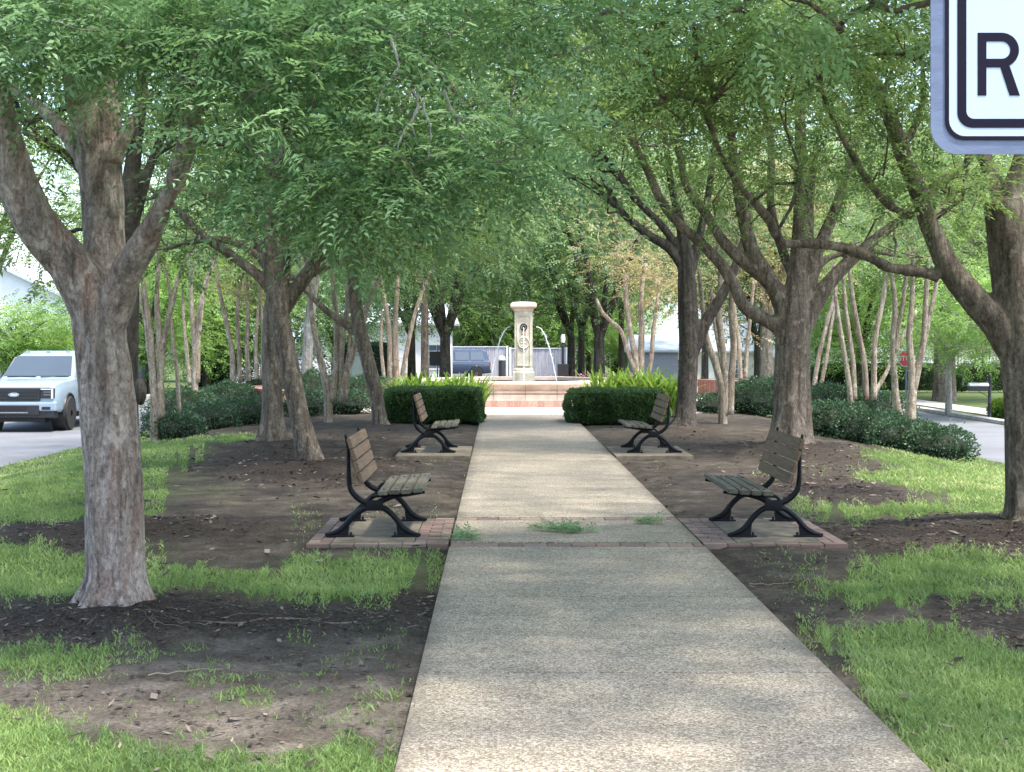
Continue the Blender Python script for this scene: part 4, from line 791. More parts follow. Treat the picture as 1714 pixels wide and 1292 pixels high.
far_tree('massive old trunk on the lawn behind the white-trunked young tree', 1581, 51.8, .42, 3.4, (0, 7.0, 5.0, 4.5, 3.2), 224, leaf='leaf_mid', bark='bark_mid', n=120, sz=.16, spr=.8, name='oak_tree')
far_tree('light green tree behind the four thin brown stems', 1440, 60, .2, 1.9, (0, 4.2, 3.2, 3.0, 3.0), 225, leaf='leaf_bright', n=110, sz=.15)
far_tree('tall sunlit tree filling the gap right of the octagonal sign', 1530, 72, .25, 2.8, (1.4, 7.2, 4.4, 4, 4.2), 226, leaf='leaf_bright', n=110, sz=.18, spr=.9)
far_tree('green tree over the pale house roof', 1180, 92, .25, 4.5, (0, 10, 6, 5, 5), 227, leaf='leaf_bright', n=110, sz=.22, spr=1.1)
far_tree('tree behind the house gable right of the twin-stemmed tree', 1370, 84, .25, 2.4, (1, 6.4, 4.4, 4.4, 4.6), 228, leaf='leaf_far', n=110, sz=.2, spr=1)
far_tree('dark slim tree standing before the pale house window', 1268, 52, .15, 2.2, (-.2, 5.2, 2.8, 2.6, 2.6), 229, n=60)
far_tree('gnarled scaly trunk beside the slim dark tree in front of the house', 1283, 50, .26, 3.0, (.4, 6.0, 2.6, 2.4, 2.4), 230, bark='bark_tan', n=60, leaf='leaf_yellow')
far_tree('twisted bleached trunk between the leaning trunk and the tan and red stems', 508, 40, .17, 3.0, (0, 5.6, 2.4, 2.4, 2.2), 231, bark='bark_pale', n=50, lean=.25)
far_tree('tall tree closing the view behind the left houses', 180, 110, .35, 4, (3, 8, 6, 6, 6), 232, n=120, sz=.28, spr=1.4)
far_tree('tall tree closing the view behind the right lawn', 1650, 96, .35, 4, (0, 10, 8, 6, 7), 233, leaf='leaf_mid', n=120, sz=.28, spr=1.4)
far_tree('high crown far behind the stone pillar at the end of the median', 860, 120, .4, 4, (0, 11, 9, 7, 9), 234, n=130, sz=.3, spr=1.5, leaf='leaf_mid')
far_tree('high crown far behind the left end of the board fence', 690, 125, .4, 4, (0, 11, 9, 7, 9), 235, n=130, sz=.3, spr=1.5)
far_tree('high crown far behind the right end of the board fence', 1030, 118, .4, 4, (0, 11, 9, 7, 9), 236, n=130, sz=.3, spr=1.5)
far_tree('high crown behind the house with the pale roof', 1270, 122, .4, 5, (0, 13, 9, 7, 8), 237, n=130, sz=.3, spr=1.5)
far_tree('high crown behind the deep green trees on the left', 480, 118, .4, 4, (0, 11, 10, 7, 9), 238, n=130, sz=.3, spr=1.5, leaf='leaf_mid')
far_tree('high crown far right behind the octagonal sign', 1460, 110, .4, 5, (0, 12, 9, 7, 8), 239, n=130, sz=.3, spr=1.5)

# ---- shrubs ------------------------------------------------------------------
def leafshell(c, r, n, R, leaf, box=False, lump=.18, tone_lo=.1, fs=3.0):
    p = R.randn(n, 3); p /= np.linalg.norm(p, axis=1)[:, None]
    if box:
        q = (R.rand(n, 3)*2-1); a = R.randint(0, 5, n); ax = np.array([0, 0, 1, 1, 2])[a]; sg = np.array([1, -1, 1, -1, 1])[a]; q[np.arange(n), ax] = sg
        q = q/(np.sum(np.abs(q)**5, axis=1)**(1/5))[:, None]*1.02; p = q; nr = np.zeros((n, 3)); nr[np.arange(n), ax] = sg; e = np.max(np.abs(p), axis=1); rad = np.ones(n)-.05*np.sum(np.abs(p) > .93, axis=1)
    else:
        p[:, 2] = np.where(p[:, 2] < -.6, -p[:, 2], p[:, 2]); nr = p.copy(); rad = np.ones(n)
    r = np.array(r); w = p*r+np.array(c); dep = R.rand(n)**2*.34; dep = dep*(.22 if box else .6)
    lf = fbm(w[:, 0]*fs, w[:, 1]*fs, w[:, 2]*fs, s=13)-.5
    w = np.array(c)+p*r*(rad*(1+lump*2*lf)-dep)[:, None]
    sh = vnoise(w[:, 0]*23, w[:, 1]*23, w[:, 2]*23, s=4) > .86; w = w+sh[:, None]*nr*(R.rand(n)*(.05 if box else .12))[:, None]
    d = nr+R.randn(n, 3)*.7+np.array([0, 0, .25]); d /= np.linalg.norm(d, axis=1)[:, None]; s = np.cross(d, R.randn(n, 3)); s /= np.linalg.norm(s, axis=1)[:, None]+1e-9
    L = leaf*(.6+.8*R.rand(n))[:, None]; m = w+d*L*.45; V = np.stack([w, m+s*L*.26, w+d*L, m-s*L*.26], 1).reshape(-1, 3); o = np.arange(n)*4
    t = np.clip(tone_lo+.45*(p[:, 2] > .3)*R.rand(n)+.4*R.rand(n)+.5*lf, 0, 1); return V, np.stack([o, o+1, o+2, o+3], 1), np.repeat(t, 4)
def shrub(label, c, r, n, m, leaf, seed, name='azalea_shrub', cat='shrub', group=None, box=False, lump=.25, core=.72, fs=3.0):
    R = np.random.RandomState(seed); z0 = gz1(c[0], c[1]); base = np.array([c[0], c[1], z0]); root = thing(name, label, cat, tuple(base), group)
    cc = (0, 0, r[2]*(1 if box else .55)); rr = (r[0], r[1], r[2] if box else r[2]*.95)
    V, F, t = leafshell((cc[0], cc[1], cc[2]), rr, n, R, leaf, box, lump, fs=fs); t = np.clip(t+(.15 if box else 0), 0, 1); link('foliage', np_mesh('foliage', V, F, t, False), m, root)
    mb = MB()
    for q in range(16 if not box else 26):
        a = R.rand()*6.28; k = R.rand()*.7; x1, y1 = math.cos(a)*r[0]*k, math.sin(a)*r[1]*k; mb.tube([(x1*.35, y1*.35, -.05), (x1*.7, y1*.7, r[2]*.5), (x1, y1, r[2]*1.1)], [.014, .01, .005], 5)
    link('stems', mb.mesh('stems', True), M['bark_dark'], root)
    # the dense twiggy inside that stops the view through
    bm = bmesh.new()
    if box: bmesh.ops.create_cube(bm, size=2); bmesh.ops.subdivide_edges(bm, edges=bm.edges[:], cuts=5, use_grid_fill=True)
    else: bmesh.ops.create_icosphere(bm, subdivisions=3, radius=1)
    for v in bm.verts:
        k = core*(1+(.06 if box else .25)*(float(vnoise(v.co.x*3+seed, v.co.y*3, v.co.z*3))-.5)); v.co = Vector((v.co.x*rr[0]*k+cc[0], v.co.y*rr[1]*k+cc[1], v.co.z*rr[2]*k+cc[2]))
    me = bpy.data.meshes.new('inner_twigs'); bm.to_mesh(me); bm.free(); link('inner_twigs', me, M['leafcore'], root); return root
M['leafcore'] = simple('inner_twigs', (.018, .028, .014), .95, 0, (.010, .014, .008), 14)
def at(u, v, z=0): x, y = G(u, v, z); return (x, y)
G_AZ = 'dark azalea shrubs in beds beside the lawns'
AZ = [ # u, v of front foot, half-width m, half-depth, height, label
 (285, 735, .62, .5, .52, 'low bluish-green shrub nearest the foreground trunk'),
 (345, 725, .66, .6, .60, 'second low shrub along the left lawn edge'),
 (300, 700, .9, .8, 1.05, 'tall dark shrub behind the two nearest left shrubs'),
 (405, 720, .75, .6, .60, 'low spreading shrub left of the flared grey trunk'),
 (375, 690, .9, .8, 1.05, 'tall dark shrub left of the upright grey trunk'),
 (500, 706, .60, .6, .62, 'shrub between the upright trunk and the leaning trunk'),
 (520, 690, .9, .7, 1.05, 'tall shrub at the foot of the tan and red stems'),
 (570, 702, .72, .6, .62, 'light-tipped low shrub before the tan and red stems'),
 (610, 690, .75, .7, .95, 'shrub right behind the thin low-branched tree'),
 (445, 680, .8, .7, 1.1, 'shrub glimpsed behind the upright grey trunk'),
 (1195, 700, .55, .5, .50, 'thin low shrub at the foot of the three tan stems'),
 (1265, 700, .85, .7, .95, 'glossy dark shrub left of the twin-stemmed trunk'),
 (1300, 685, .8, .8, 1.15, 'tall shrub close behind the twin-stemmed trunk'),
 (1400, 738, .8, .65, .72, 'low shrub directly right of the twin-stemmed trunk foot'),
 (1395, 700, 1.0, .8, 1.15, 'tall dark shrub behind the low right row, nearest the twin stems'),
 (1470, 742, .75, .65, .68, 'second low shrub of the right row'),
 (1470, 700, .95, .8, 1.1, 'tall dark shrub left of the pale stems'),
 (1530, 748, .72, .6, .62, 'third low shrub of the right row, below the forked stems'),
 (1585, 752, .62, .55, .60, 'last low shrub of the right row, at the road edge'),
 (1140, 690, .5, .5, .5, 'small shrub behind the dark split-foot tree'),
]
for q, (u, v, hw, hd, h, lab) in enumerate(AZ):
    x, y = at(u, v, -.12); y += hd*.6
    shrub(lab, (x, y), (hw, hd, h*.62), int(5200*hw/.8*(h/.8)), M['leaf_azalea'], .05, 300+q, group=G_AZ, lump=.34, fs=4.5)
shrub('clipped rectangular hedge at the left corner of the path end', (-1.36, 30.3), (1.04, .9, .37), 40000, M['leaf_hedge'], .042, 401, 'clipped_hedge', 'hedge', 'clipped box hedges at the path end', True, .16, .84)
shrub('clipped rectangular hedge at the right corner of the path end', (2.46, 30.2), (1.04, .9, .36), 40000, M['leaf_hedge'], .042, 402, 'clipped_hedge', 'hedge', 'clipped box hedges at the path end', True, .16, .84)
x, y = at(357, 636); shrub('square clipped bush on the lawn beyond the left shrubs', (-13.2, 66), (.72, .7, .95), 9000, M['leaf_hedge'], .07, 403, 'clipped_hedge', 'hedge', None, True, .05, .86)
shrub('big dark clipped bush behind the grey-green cabinet', (-4.9, 52), (1.1, .8, .85), 8000, M['leaf_hedge'], .07, 404, 'clipped_hedge', 'hedge', None, True, .08, .86)
for q, (x0, x1, lab) in enumerate(((13.5, 19.5, 'left stretch of the long dark hedge on the far right lawn'), (19.6, 27, 'right stretch of the long dark hedge on the far right lawn'))):
    shrub(lab, ((x0+x1)/2, 62), ((x1-x0)/2, .6, .62), 14000, M['leaf_hedge'], .09, 410+q, 'lawn_hedge', 'hedge', None, True, .1, .8)
shrub('yellow-green shrub by the post box on the right verge', (14.0, 39.5), (.5, .5, .35), 2600, M['leaf_strap'], .09, 420, 'verge_shrub')
# strap-leaved clumps
def straps(label, c, rx, ry, n, h, seed, m):
    R = np.random.RandomState(seed); V = []; F = []; T = []
    for q in range(n):
        a = R.rand()*6.28; k = R.rand()**.5; x, y = math.cos(a)*rx*k, math.sin(a)*ry*k; d = R.rand()*6.28; dx, dy = math.cos(d), math.sin(d); L = h*(.75+.5*R.rand()); ln = .15+.5*R.rand(); w = .036*(.7+.6*R.rand()); t = R.rand(); o = len(V)
        for s in range(7):
            f = s/6; rr = ln*f**1.8*L; z = L*(f-.28*ln*f**2.5*2); ww = w*math.sin(math.pi*(f*.86+.08))**.7
            V += [(x+dx*rr-dy*ww, y+dy*rr+dx*ww, z), (x+dx*rr, y+dy*rr, z-.25*ww), (x+dx*rr+dy*ww, y+dy*rr-dx*ww, z)]; T += [t]*3
        for s in range(6):
            for e in (0, 1): i = o+s*3+e; F.append((i, i+1, i+4, i+3))
    return tag(link('strap_leaf_plant', np_mesh('strap_leaf_plant', V, F, T), m, None, (c[0], c[1], gz1(*c)+.03)), label, 'plant', 'strap-leaved plants behind the hedges')
SP = [(-2.0, 33.0, 'left end of the upright strap-leaved clumps behind the left hedge'), (-1.35, 33.3, 'middle strap-leaved clump behind the left hedge'), (-.75, 33.0, 'strap-leaved clump behind the left hedge, nearest the fountain'),
      (2.5, 32.9, 'strap-leaved clump behind the right hedge, nearest the fountain'), (3.1, 33.2, 'middle strap-leaved clump behind the right hedge'), (3.8, 32.9, 'right end of the upright strap-leaved clumps behind the right hedge')]
for q, (x, y, lab) in enumerate(SP): straps(lab, (x, y), .42, .42, 150, 1.06 if q > 2 else .95, 500+q, M['leaf_strap'])
# leafy twigs fallen on the path
def litter(label, u, v, su, n, seed):
    R = np.random.RandomState(seed); c = np.array([*G(u, v), PZ+.015]); O = []; D = []
    for q in range(n): O.append([R.randn()*su*.5, R.randn()*.05, .012*R.rand()]); D.append([R.randn(), R.randn()*.5, .35])
    D = np.array(D); D /= np.linalg.norm(D, axis=1)[:, None]; V, F, t = sprays(np.array(O), D, .12, 9, .045, R, droop=.05); V[:, 2] = np.maximum(V[:, 2], .003)
    return tag(link('fallen_twig', np_mesh('fallen_twig', V, F, t), M['leaf_near'], None, tuple(c)), label, 'twig', 'leafy twigs fallen on the path')
litter('largest leafy twig fallen in the middle of the path between the brick bands', 925, 896, .11, 34, 1); litter('leafy twig trailing right of the largest one on the path', 975, 899, .08, 20, 2)
litter('small leafy twig on the path towards the right bench', 1090, 883, .07, 20, 3); litter('green tuft on the left edge of the path by the brick band', 775, 911, .07, 22, 4)
# flower bed
def flowers(label, c, r, n, seed, m):
    R = np.random.RandomState(seed); V, F, t = leafshell((0, 0, .15), r, n, R, .07, lump=.4); g = link('flower_bush', np_mesh('flower_bush', V, F, t, False), M['leaf_azalea'], None, (c[0], c[1], gz1(*c)))
    V, F, t = leafshell((0, 0, .2), (r[0]*1.02, r[1]*1.02, r[2]*1.05), n//5, R, .055, lump=.4); link('blossoms', np_mesh('blossoms', V, F, t, False), m, g); return tag(g, label, 'flowers', 'flowering bushes behind the fountain')
for q, (x, y, rx, h, lab) in enumerate(((1.9, 45.6, .8, .42, 'pink flowers right of the stone pillar, nearest it'), (3.1, 45.2, .8, .5, 'magenta flowers behind the right strap-leaved plants'), (4.4, 44.6, .8, .5, 'pink flowers farthest right by the pale stems'), (-.9, 45.4, .7, .35, 'dull pink flowers left of the stone pillar'), (-3.3, 41, .5, .4, 'reddish flowers above the left hedge end'))):
    flowers(lab, (x, y), (rx, .5, h), 2600, 600+q, M['pink'])
# ---- benches: local x = forward (towards the path), y = along, z up ----------
def frame_mb(y0):
    mb = MB(); w = .055
    def bar(pts, wid):                                   # flat cast bar with rounded edge
        p = smooth_path([[x, y0, z, r] for x, z, r in pts], .03); mb.tube(p[:, :3], p[:, 3], 8, flat=1.0)
    bar([(-.40, .018, .012), (-.33, .030, .020), (-.25, .075, .027), (-.17, .165, .025), (-.08, .235, .025), (.0, .262, .027)], w)
    bar([(.42, .018, .012), (.35, .030, .020), (.27, .075, .027), (.20, .165, .025), (.12, .235, .025), (.04, .262, .027)], w)
    mb.box((-.05, y0-.028, .225), (.10, y0+.028, .315), .012)
    bar([(-.03, .285, .026), (-.11, .325, .026), (-.175, .395, .024), (-.195, .48, .021), (-.20, .62, .017), (-.205, .76, .015), (-.225, .875, .012)], w)
    bar([(.04, .285, .026), (.12, .325, .024), (.22, .355, .020), (.33, .368, .018), (.455, .385, .012)], w)
    bar([(-.04, .30, .014), (.0, .345, .014), (.08, .352, .014), (.18, .352, .014)], w)
    for q in range(4): mb.lathe([(.008, .395+.006*q), (.010, .408+.006*q), (.006, .413+.006*q)], (.105+.099*q, y0, 0), 8)
    for x in (-.27, .29):                                # foot plates with bolts
        mb.box((x-.12, y0-.032, 0), (x+.12, y0+.032, .014), .004); mb.lathe([(.012, 0), (.012, .035), (.008, .042)], (x+(.09 if x < 0 else -.09), y0, .0), 8)
    mb.prism([(-.33, .012), (-.20, .012), (-.19, .13), (-.25, .07)], 1, y0-.012, y0+.012); mb.prism([(.35, .012), (.22, .012), (.21, .13), (.27, .07)], 1, y0-.012, y0+.012)
    return mb
def slat(mb, c, wid, th, ang, y0, y1, rnd, tone):
    """one plank: centre c in x,z; turned by ang in the x,z plane"""
    bm = bmesh.new(); bmesh.ops.create_cube(bm, size=1)
    for v in bm.verts: v.co = Vector((v.co.x*wid, y0+(v.co.y+.5)*(y1-y0), v.co.z*th))
    bmesh.ops.subdivide_edges(bm, edges=[e for e in bm.edges if abs(e.verts[0].co.y-e.verts[1].co.y) > .5], cuts=8)
    bmesh.ops.bevel(bm, geom=[e for e in bm.edges if e.is_manifold and e.calc_face_angle(0) > 1], offset=.007, segments=2, affect='EDGES')
    ca, sa = math.cos(ang), math.sin(ang)
    for v in bm.verts:
        x, z = v.co.x, v.co.z+.0018*math.sin(v.co.y*5+c[0]*40); v.co.x, v.co.z = c[0]+x*ca-z*sa, c[1]+x*sa+z*ca
        v.co.y += .004*rnd.uniform(-1, 1)*(1 if abs(v.co.y-y0) < .02 or abs(v.co.y-y1) < .02 else 0)
    bm.verts.index_update(); mb.add([v.co for v in bm.verts], [[v.index for v in f.verts] for f in bm.faces], tone); bm.free()
def bench(label, loc, rz):
    root = thing('park_bench', label, 'bench', loc, 'slatted benches on pads beside the path', rz); rnd = random.Random(9)
    for y in (.0, 1.09): frame_mb(y).build('iron_frame', M['iron'], root, smooth=True)
    mb = MB()
    for q in range(4): slat(mb, (.105+.099*q, .388+.006*q+(.004 if q == 3 else 0)), .088, .036, .03+.02*q, -.15, 1.30, rnd, q/4)
    mb.build('seat', M['wood_grey'], root, smooth=True)
    mb = MB(); a0 = math.radians(107)
    for q in range(4): slat(mb, (-.088-.0305*q, .51+.099*q), .092, .036, a0, -.13, 1.28, rnd, q/4)
    mb.build('backrest', M['wood_warm'], root, smooth=True)
    return root
XL, XR = -1.09, 2.38
bench('near bench left of the path, on the brick-edged pad', (XL, 12.30, .032), 0)
b1 = bench('far bench left of the path, in front of the clipped hedge', (-1.06, 21.3, .06), 0)
# mirrored benches: turned round, so the first frame is at the far end
bench('near bench right of the path, browner backrest, on the brick-edged pad', (XR, 12.30+1.09, .032), math.pi)
bench('far bench right of the path, beside the dark split-foot tree', (2.32, 21.3+1.09, .06), math.pi)

# ---- fountain ---------------------------------------------------------------
FX, FY = .68, 39.6
ft = thing('fountain', 'stone fountain with square pillar and octagonal tiered basin at the end of the path', 'fountain', (FX, FY, .03))
k = 8; an = math.pi/8; s = 1/math.cos(an)
mb = MB(); mb.lathe([(2.80*s, 0), (2.80*s, .17), (2.45*s, .17), (2.45*s, 0)], k=8, ang=an); mb.build('basin_foot', M['brick_pale'], ft)
mb = MB(); mb.lathe([(2.74*s, .17), (2.74*s, .32), (2.66*s, .33), (2.70*s, .36), (2.72*s, .39), (2.70*s, .42), (2.64*s, .44), (2.64*s, .56), (2.40*s, .56), (2.40*s, .17)], k=8, ang=an)
o = mb.build('basin_wall', M['stone_pink'], ft)
mb = MB(); mb.lathe([(2.70*s, .563), (2.80*s, .575), (2.83*s, .60), (2.83*s, .645), (2.80*s, .66), (2.36*s, .66), (2.36*s, .563)], k=8, ang=an); mb.build('basin_rim', M['stone_pink'], ft, smooth=False)
mj = simple('mortar_joint', (.22, .17, .14), .9)
for q in (-.82, 0, .82): MB().box((q-.005, -2.745, .175), (q+.005, -2.70, .56)).build('wall_joint', mj, ft)
mb = MB(); mb.lathe([(.02, .30), (2.39*s, .30), (2.39*s, .52), (.02, .52)], k=8, ang=an); mb.build('basin_water', M['water'], ft)
mb = MB(); sq = math.sqrt(2); q4 = math.pi/4
mb.lathe([(.30*sq, .3), (.30*sq, .85), (.27*sq, .88), (.27*sq, .93), (.245*sq, .96), (.245*sq, 2.52)], k=4, ang=q4)
pl = mb.build('pillar', M['stone'], ft)
mb = MB(); mb.lathe([(.245*sq, 2.52), (.27*sq, 2.55), (.27*sq, 2.585), (.35*sq, 2.63), (.36*sq, 2.66), (.355*sq, 2.73), (.30*sq, 2.77), (.10*sq, 2.79)], k=4, ang=q4); mb.build('cap', M['stone_pink'], ft)
mb = MB()                                                  # raised frame on the front face
for a, e in (((-.19, -.262, 1.02), (-.165, -.2455, 2.42)), ((.165, -.262, 1.02), (.19, -.2455, 2.42)), ((-.165, -.262, 1.02), (.165, -.2455, 1.045)), ((-.165, -.262, 2.395), (.165, -.2455, 2.42))): mb.box(a, e, .004)
mb.build('panel_frame', M['stone'], ft)
def ring(mb, c, R, r, k=24):
    t = np.linspace(0, 2*math.pi, k+1); pts = np.stack([c[0]+R*np.cos(t), np.full(k+1, c[1]), c[2]+R*np.sin(t)], 1); mb.tube(pts, r, 6, cap=False)
mb = MB(); ring(mb, (0, -.262, 2.09), .085, .016); mb.lathe([(.04, -.30), (.04, -.25)], (0, 0, 2.09), 12, axis=1); mb.build('spout_ring', M['iron'], ft, smooth=True)
mb = MB(); mb.box((.0, -.249, 1.80), (.05, -.2462, 2.03)); mb.box((-.06, -.2485, 1.86), (-.02, -.2462, 1.94)); mb.build('rust_stain', M['copper'], ft)
mb = MB(); ring(mb, (0, -.262, 1.66), .15, .016, 32)
for q in range(4): ring(mb, (.062*math.cos(q4+q*2*q4), -.262, 1.66+.062*math.sin(q4+q*2*q4)), .043, .009, 16)
mb.lathe([(.15, -.262), (.15, -.246)], (0, 0, 1.66), 32, axis=1); mb.build('medallion', M['stone'], ft, smooth=True)
for sd in (-1, 1):
    mb = MB(); mb.tube([(sd*.24, 0, 2.09), (sd*.31, 0, 2.10), (sd*.35, 0, 2.085)], .016, 8); mb.build('spout', M['iron'], ft, smooth=True)
rj = random.Random(4)
def jet(x0, y0, z0, vx, vy, r, zend):
    pts = []; t = 0; vz = .35
    while True:
        z = z0+vz*t-4.9*t*t
        if z < zend: break
        pts.append((x0+vx*t+rj.uniform(-.006, .006), y0+vy*t, z)); t += .025
    n = len(pts); rad = [r*(1+.35*rj.random())*(1+.5*i/n) for i in range(n)]; mb = MB(); mb.tube(pts, rad, 6)
    for q in range(n*3):
        p = pts[rj.randrange(n//3, n)]; s = rj.uniform(.004, .009); mb.lathe([(s*.3, -s*1.6), (s, 0), (s*.3, s*1.6)], (p[0]+rj.gauss(0, .022), p[1]+rj.gauss(0, .02), p[2]+rj.gauss(0, .03)), 5)
    mb.build('water_jet', M['jet'], ft, smooth=True)
jet(-.35, 0, 2.09, -.95, 0, .009, .5); jet(.35, 0, 2.09, .95, 0, .009, .5); jet(0, -.30, 2.07, 0, -.28, .007, .5)
# low brick walls round the plaza
def arc_wall(label, a0, a1, h):
    mb = MB(); n = 14; Rr = 7.0; V = []
    for i in range(n+1):
        a = math.radians(a0+(a1-a0)*i/n); 
        for r_ in (Rr-.15, Rr+.15): 
            for z in (-.5, h): V.append((r_*math.cos(a), r_*math.sin(a), z))
    F = []
    for i in range(n):
        o = i*4; F += [(o, o+1, o+5, o+4), (o+2, o+6, o+7, o+3), (o+1, o+3, o+7, o+5)]
    F += [(0, 2, 3, 1), (n*4, n*4+1, n*4+3, n*4+2)]; mb.add(V, F)
    root = thing('garden_wall', label, 'wall', (.3, 40.4, 0), 'low curved brick walls round the plaza'); mb.build('wall', M['brick'], root)
    mb = MB(); V = []
    for i in range(n+1):
        a = math.radians(a0+(a1-a0)*i/n)
        for r_ in (Rr-.19, Rr+.19):
            for z in (h+.002, h+.07): V.append((r_*math.cos(a), r_*math.sin(a), z))
    mb.add(V, [f for i in range(n) for f in [(i*4, i*4+1, i*4+5, i*4+4), (i*4+2, i*4+6, i*4+7, i*4+3), (i*4+1, i*4+3, i*4+7, i*4+5), (i*4, i*4+4, i*4+6, i*4+2)]]+[(0, 2, 3, 1), (n*4, n*4+1, n*4+3, n*4+2)]); mb.build('coping', M['brick'], root)
arc_wall('low red brick wall right of the fountain, behind the three tan stems', -38, 32, .50); arc_wall('low red brick wall left of the fountain, behind the tan and red stems', 150, 215, .42)

# ---- signs ------------------------------------------------------------------
def rrect(x0, z0, x1, z1, r, k=8):
    pts = []
    for cx, cz, a in ((x1-r, z0+r, -90), (x1-r, z1-r, 0), (x0+r, z1-r, 90), (x0+r, z0+r, 180)):
        for i in range(k+1):
            t = math.radians(a+90*i/k); pts.append((cx+r*math.cos(t), cz+r*math.sin(t)))
    return pts
def band(outer, inner, y0, y1):
    n = len(outer); V = [(p[0], y, p[1]) for y in (y0, y1) for lst in (outer, inner) for p in lst]; F = []
    for i in range(n):
        j = (i+1) % n; F += [(i, j, n+j, n+i), (2*n+i, 3*n+i, 3*n+j, 2*n+j), (i, 2*n+i, 2*n+j, j), (n+i, n+j, 3*n+j, 3*n+i)]
    return MB().add(V, F)
SY = 2.3; m2 = SY/FO; sx0, sz0 = (1558-VX)*m2, CAMH-(258-VY)*m2; W_, Hh = .61, .76
sr = thing('street_sign', 'white regulation sign with black double border hanging into the top right corner', 'sign', (sx0+W_/2, SY, sz0))
def R_(ins, r): return rrect(-W_/2+ins*m2, ins*m2, W_/2-ins*m2, Hh-ins*m2, r*m2)
mb = MB(); mb.prism(R_(0, 46), 1, 0, .003); mb.build('plate', M['alu'], sr)
mb = MB(); mb.prism(R_(23, 32), 1, -.0012, -.0001); mb.build('white_sheeting', M['sign_white'], sr)
b_ = band(R_(23, 32), R_(30, 27), -.0020, -.0013); b_.build('outer_border', M['sign_black'], sr)
b_ = band(R_(44, 25), R_(59, 13), -.0020, -.0013); b_.build('inner_border', M['sign_black'], sr)
# the letter R, traced as stem, bowl and leg
lx, lz = -W_/2+(1636-1558)*m2, (258-160)*m2; sc_ = m2
def arcp(cx, cz, r, a0, a1, n=12): return [(cx+r*math.cos(math.radians(a0+(a1-a0)*i/n)), cz+r*math.sin(math.radians(a0+(a1-a0)*i/n))) for i in range(n+1)]
outer = [(0, 105)]+[(42, 105)]+arcp(40, 76.5, 28.5, 85, -62, 14)
leg = [(55, 52), (70.5, 0), (54.5, 0)]+[(38, 47)]
mb = MB()
def letter(poly): mb.prism([(lx+x*sc_, lz+z*sc_) for x, z in poly], 1, -.0020, -.0013)
letter([(0, 0), (14.5, 0), (14.5, 105), (0, 105)])
o_ = [(14.6, 105), (40, 105)]+arcp(40, 76, 29, 90, -90, 16)[1:]+[(14.6, 47)]
i_ = [(14.6, 90.5), (40, 90.5)]+arcp(40, 76, 14.5, 90, -90, 16)[1:]+[(14.6, 61.5)]
n = len(o_); V = [(lx+p[0]*sc_, y, lz+p[1]*sc_) for y in (-.0020, -.0013) for L in (o_, i_) for p in L]; F = []
for i in range(n-1): F += [(i, i+1, n+i+1, n+i), (2*n+i, 3*n+i, 3*n+i+1, 2*n+i+1), (i, 2*n+i, 2*n+i+1, i+1), (n+i, n+i+1, 3*n+i+1, 3*n+i)]
mb.add(V, F); letter([(38, 46.9), (53.5, 0), (70.5, 0), (53, 50), (44, 46.9)]); mb.build('letter', M['sign_black'], sr)
mb = MB(); gz0 = gz1(sx0+W_/2, SY); mb.box((-.025, .006, gz0-sz0-.3), (.025, .05, Hh+.1), .004); mb.build('post', M['alu'], sr)
def octa(r): return [(r*math.cos(math.radians(22.5+45*i)), r*math.sin(math.radians(22.5+45*i))) for i in range(8)]
sp_ = P(1517, 600, 55); z0 = gz1(sp_[0], 55)
st_ = thing('stop_sign', 'red octagonal sign reading STOP between the forked pale stems', 'sign', (sp_[0], 55, z0)); hz = sp_[2]-z0
mb = MB(); mb.prism([(x, z+hz) for x, z in octa(.335)], 1, -.004, 0); mb.build('white_edge', M['sign_white'], st_)
mb = MB(); mb.prism([(x, z+hz) for x, z in octa(.31)], 1, -.008, -.0045); mb.build('plate', M['red'], st_)
def text(txt, size, loc, m, parent, name='lettering', rx=math.pi/2, rz=0, shear=0, ext=.002):
    cu = bpy.data.curves.new(name, 'FONT'); cu.body = txt; cu.size = size; cu.align_x = 'CENTER'; cu.align_y = 'CENTER'; cu.extrude = ext; cu.offset = size*.018; cu.shear = shear
    o = bpy.data.objects.new(name, cu); COL.objects.link(o); bpy.context.view_layer.update(); me = bpy.data.meshes.new_from_object(o.evaluated_get(bpy.context.evaluated_depsgraph_get())); bpy.data.objects.remove(o); me.name = name; me.materials.clear(); me.materials.append(m); o = bpy.data.objects.new(name, me); COL.objects.link(o); o.location = loc; o.rotation_euler = (rx, 0, rz); o.parent = parent; return o
text('STOP', .26, (0, -.011, hz), M['sign_white'], st_)
mb = MB(); mb.box((-.03, .004, -.2), (.03, .05, hz+.3), .004); mb.build('post', M['alu'], st_)
sp_ = P(737, 600, 50); z0 = gz1(sp_[0], 50); rs = thing('street_sign', 'back of a dark rounded sign on a thin post beside the dark V-forked tree', 'sign', (sp_[0]-.1, 50, z0))
mb = MB(); mb.prism(rrect(-.28, sp_[2]-z0-.25, .28, sp_[2]-z0+.25, .09), 1, 0, .01); mb.build('plate', M['dark'], rs); mb = MB(); mb.lathe([(.02, -.2), (.02, sp_[2]-z0+.45), (.012, sp_[2]-z0+.47)], (0, .03, 0), 8); mb.build('post', M['dark'], rs)
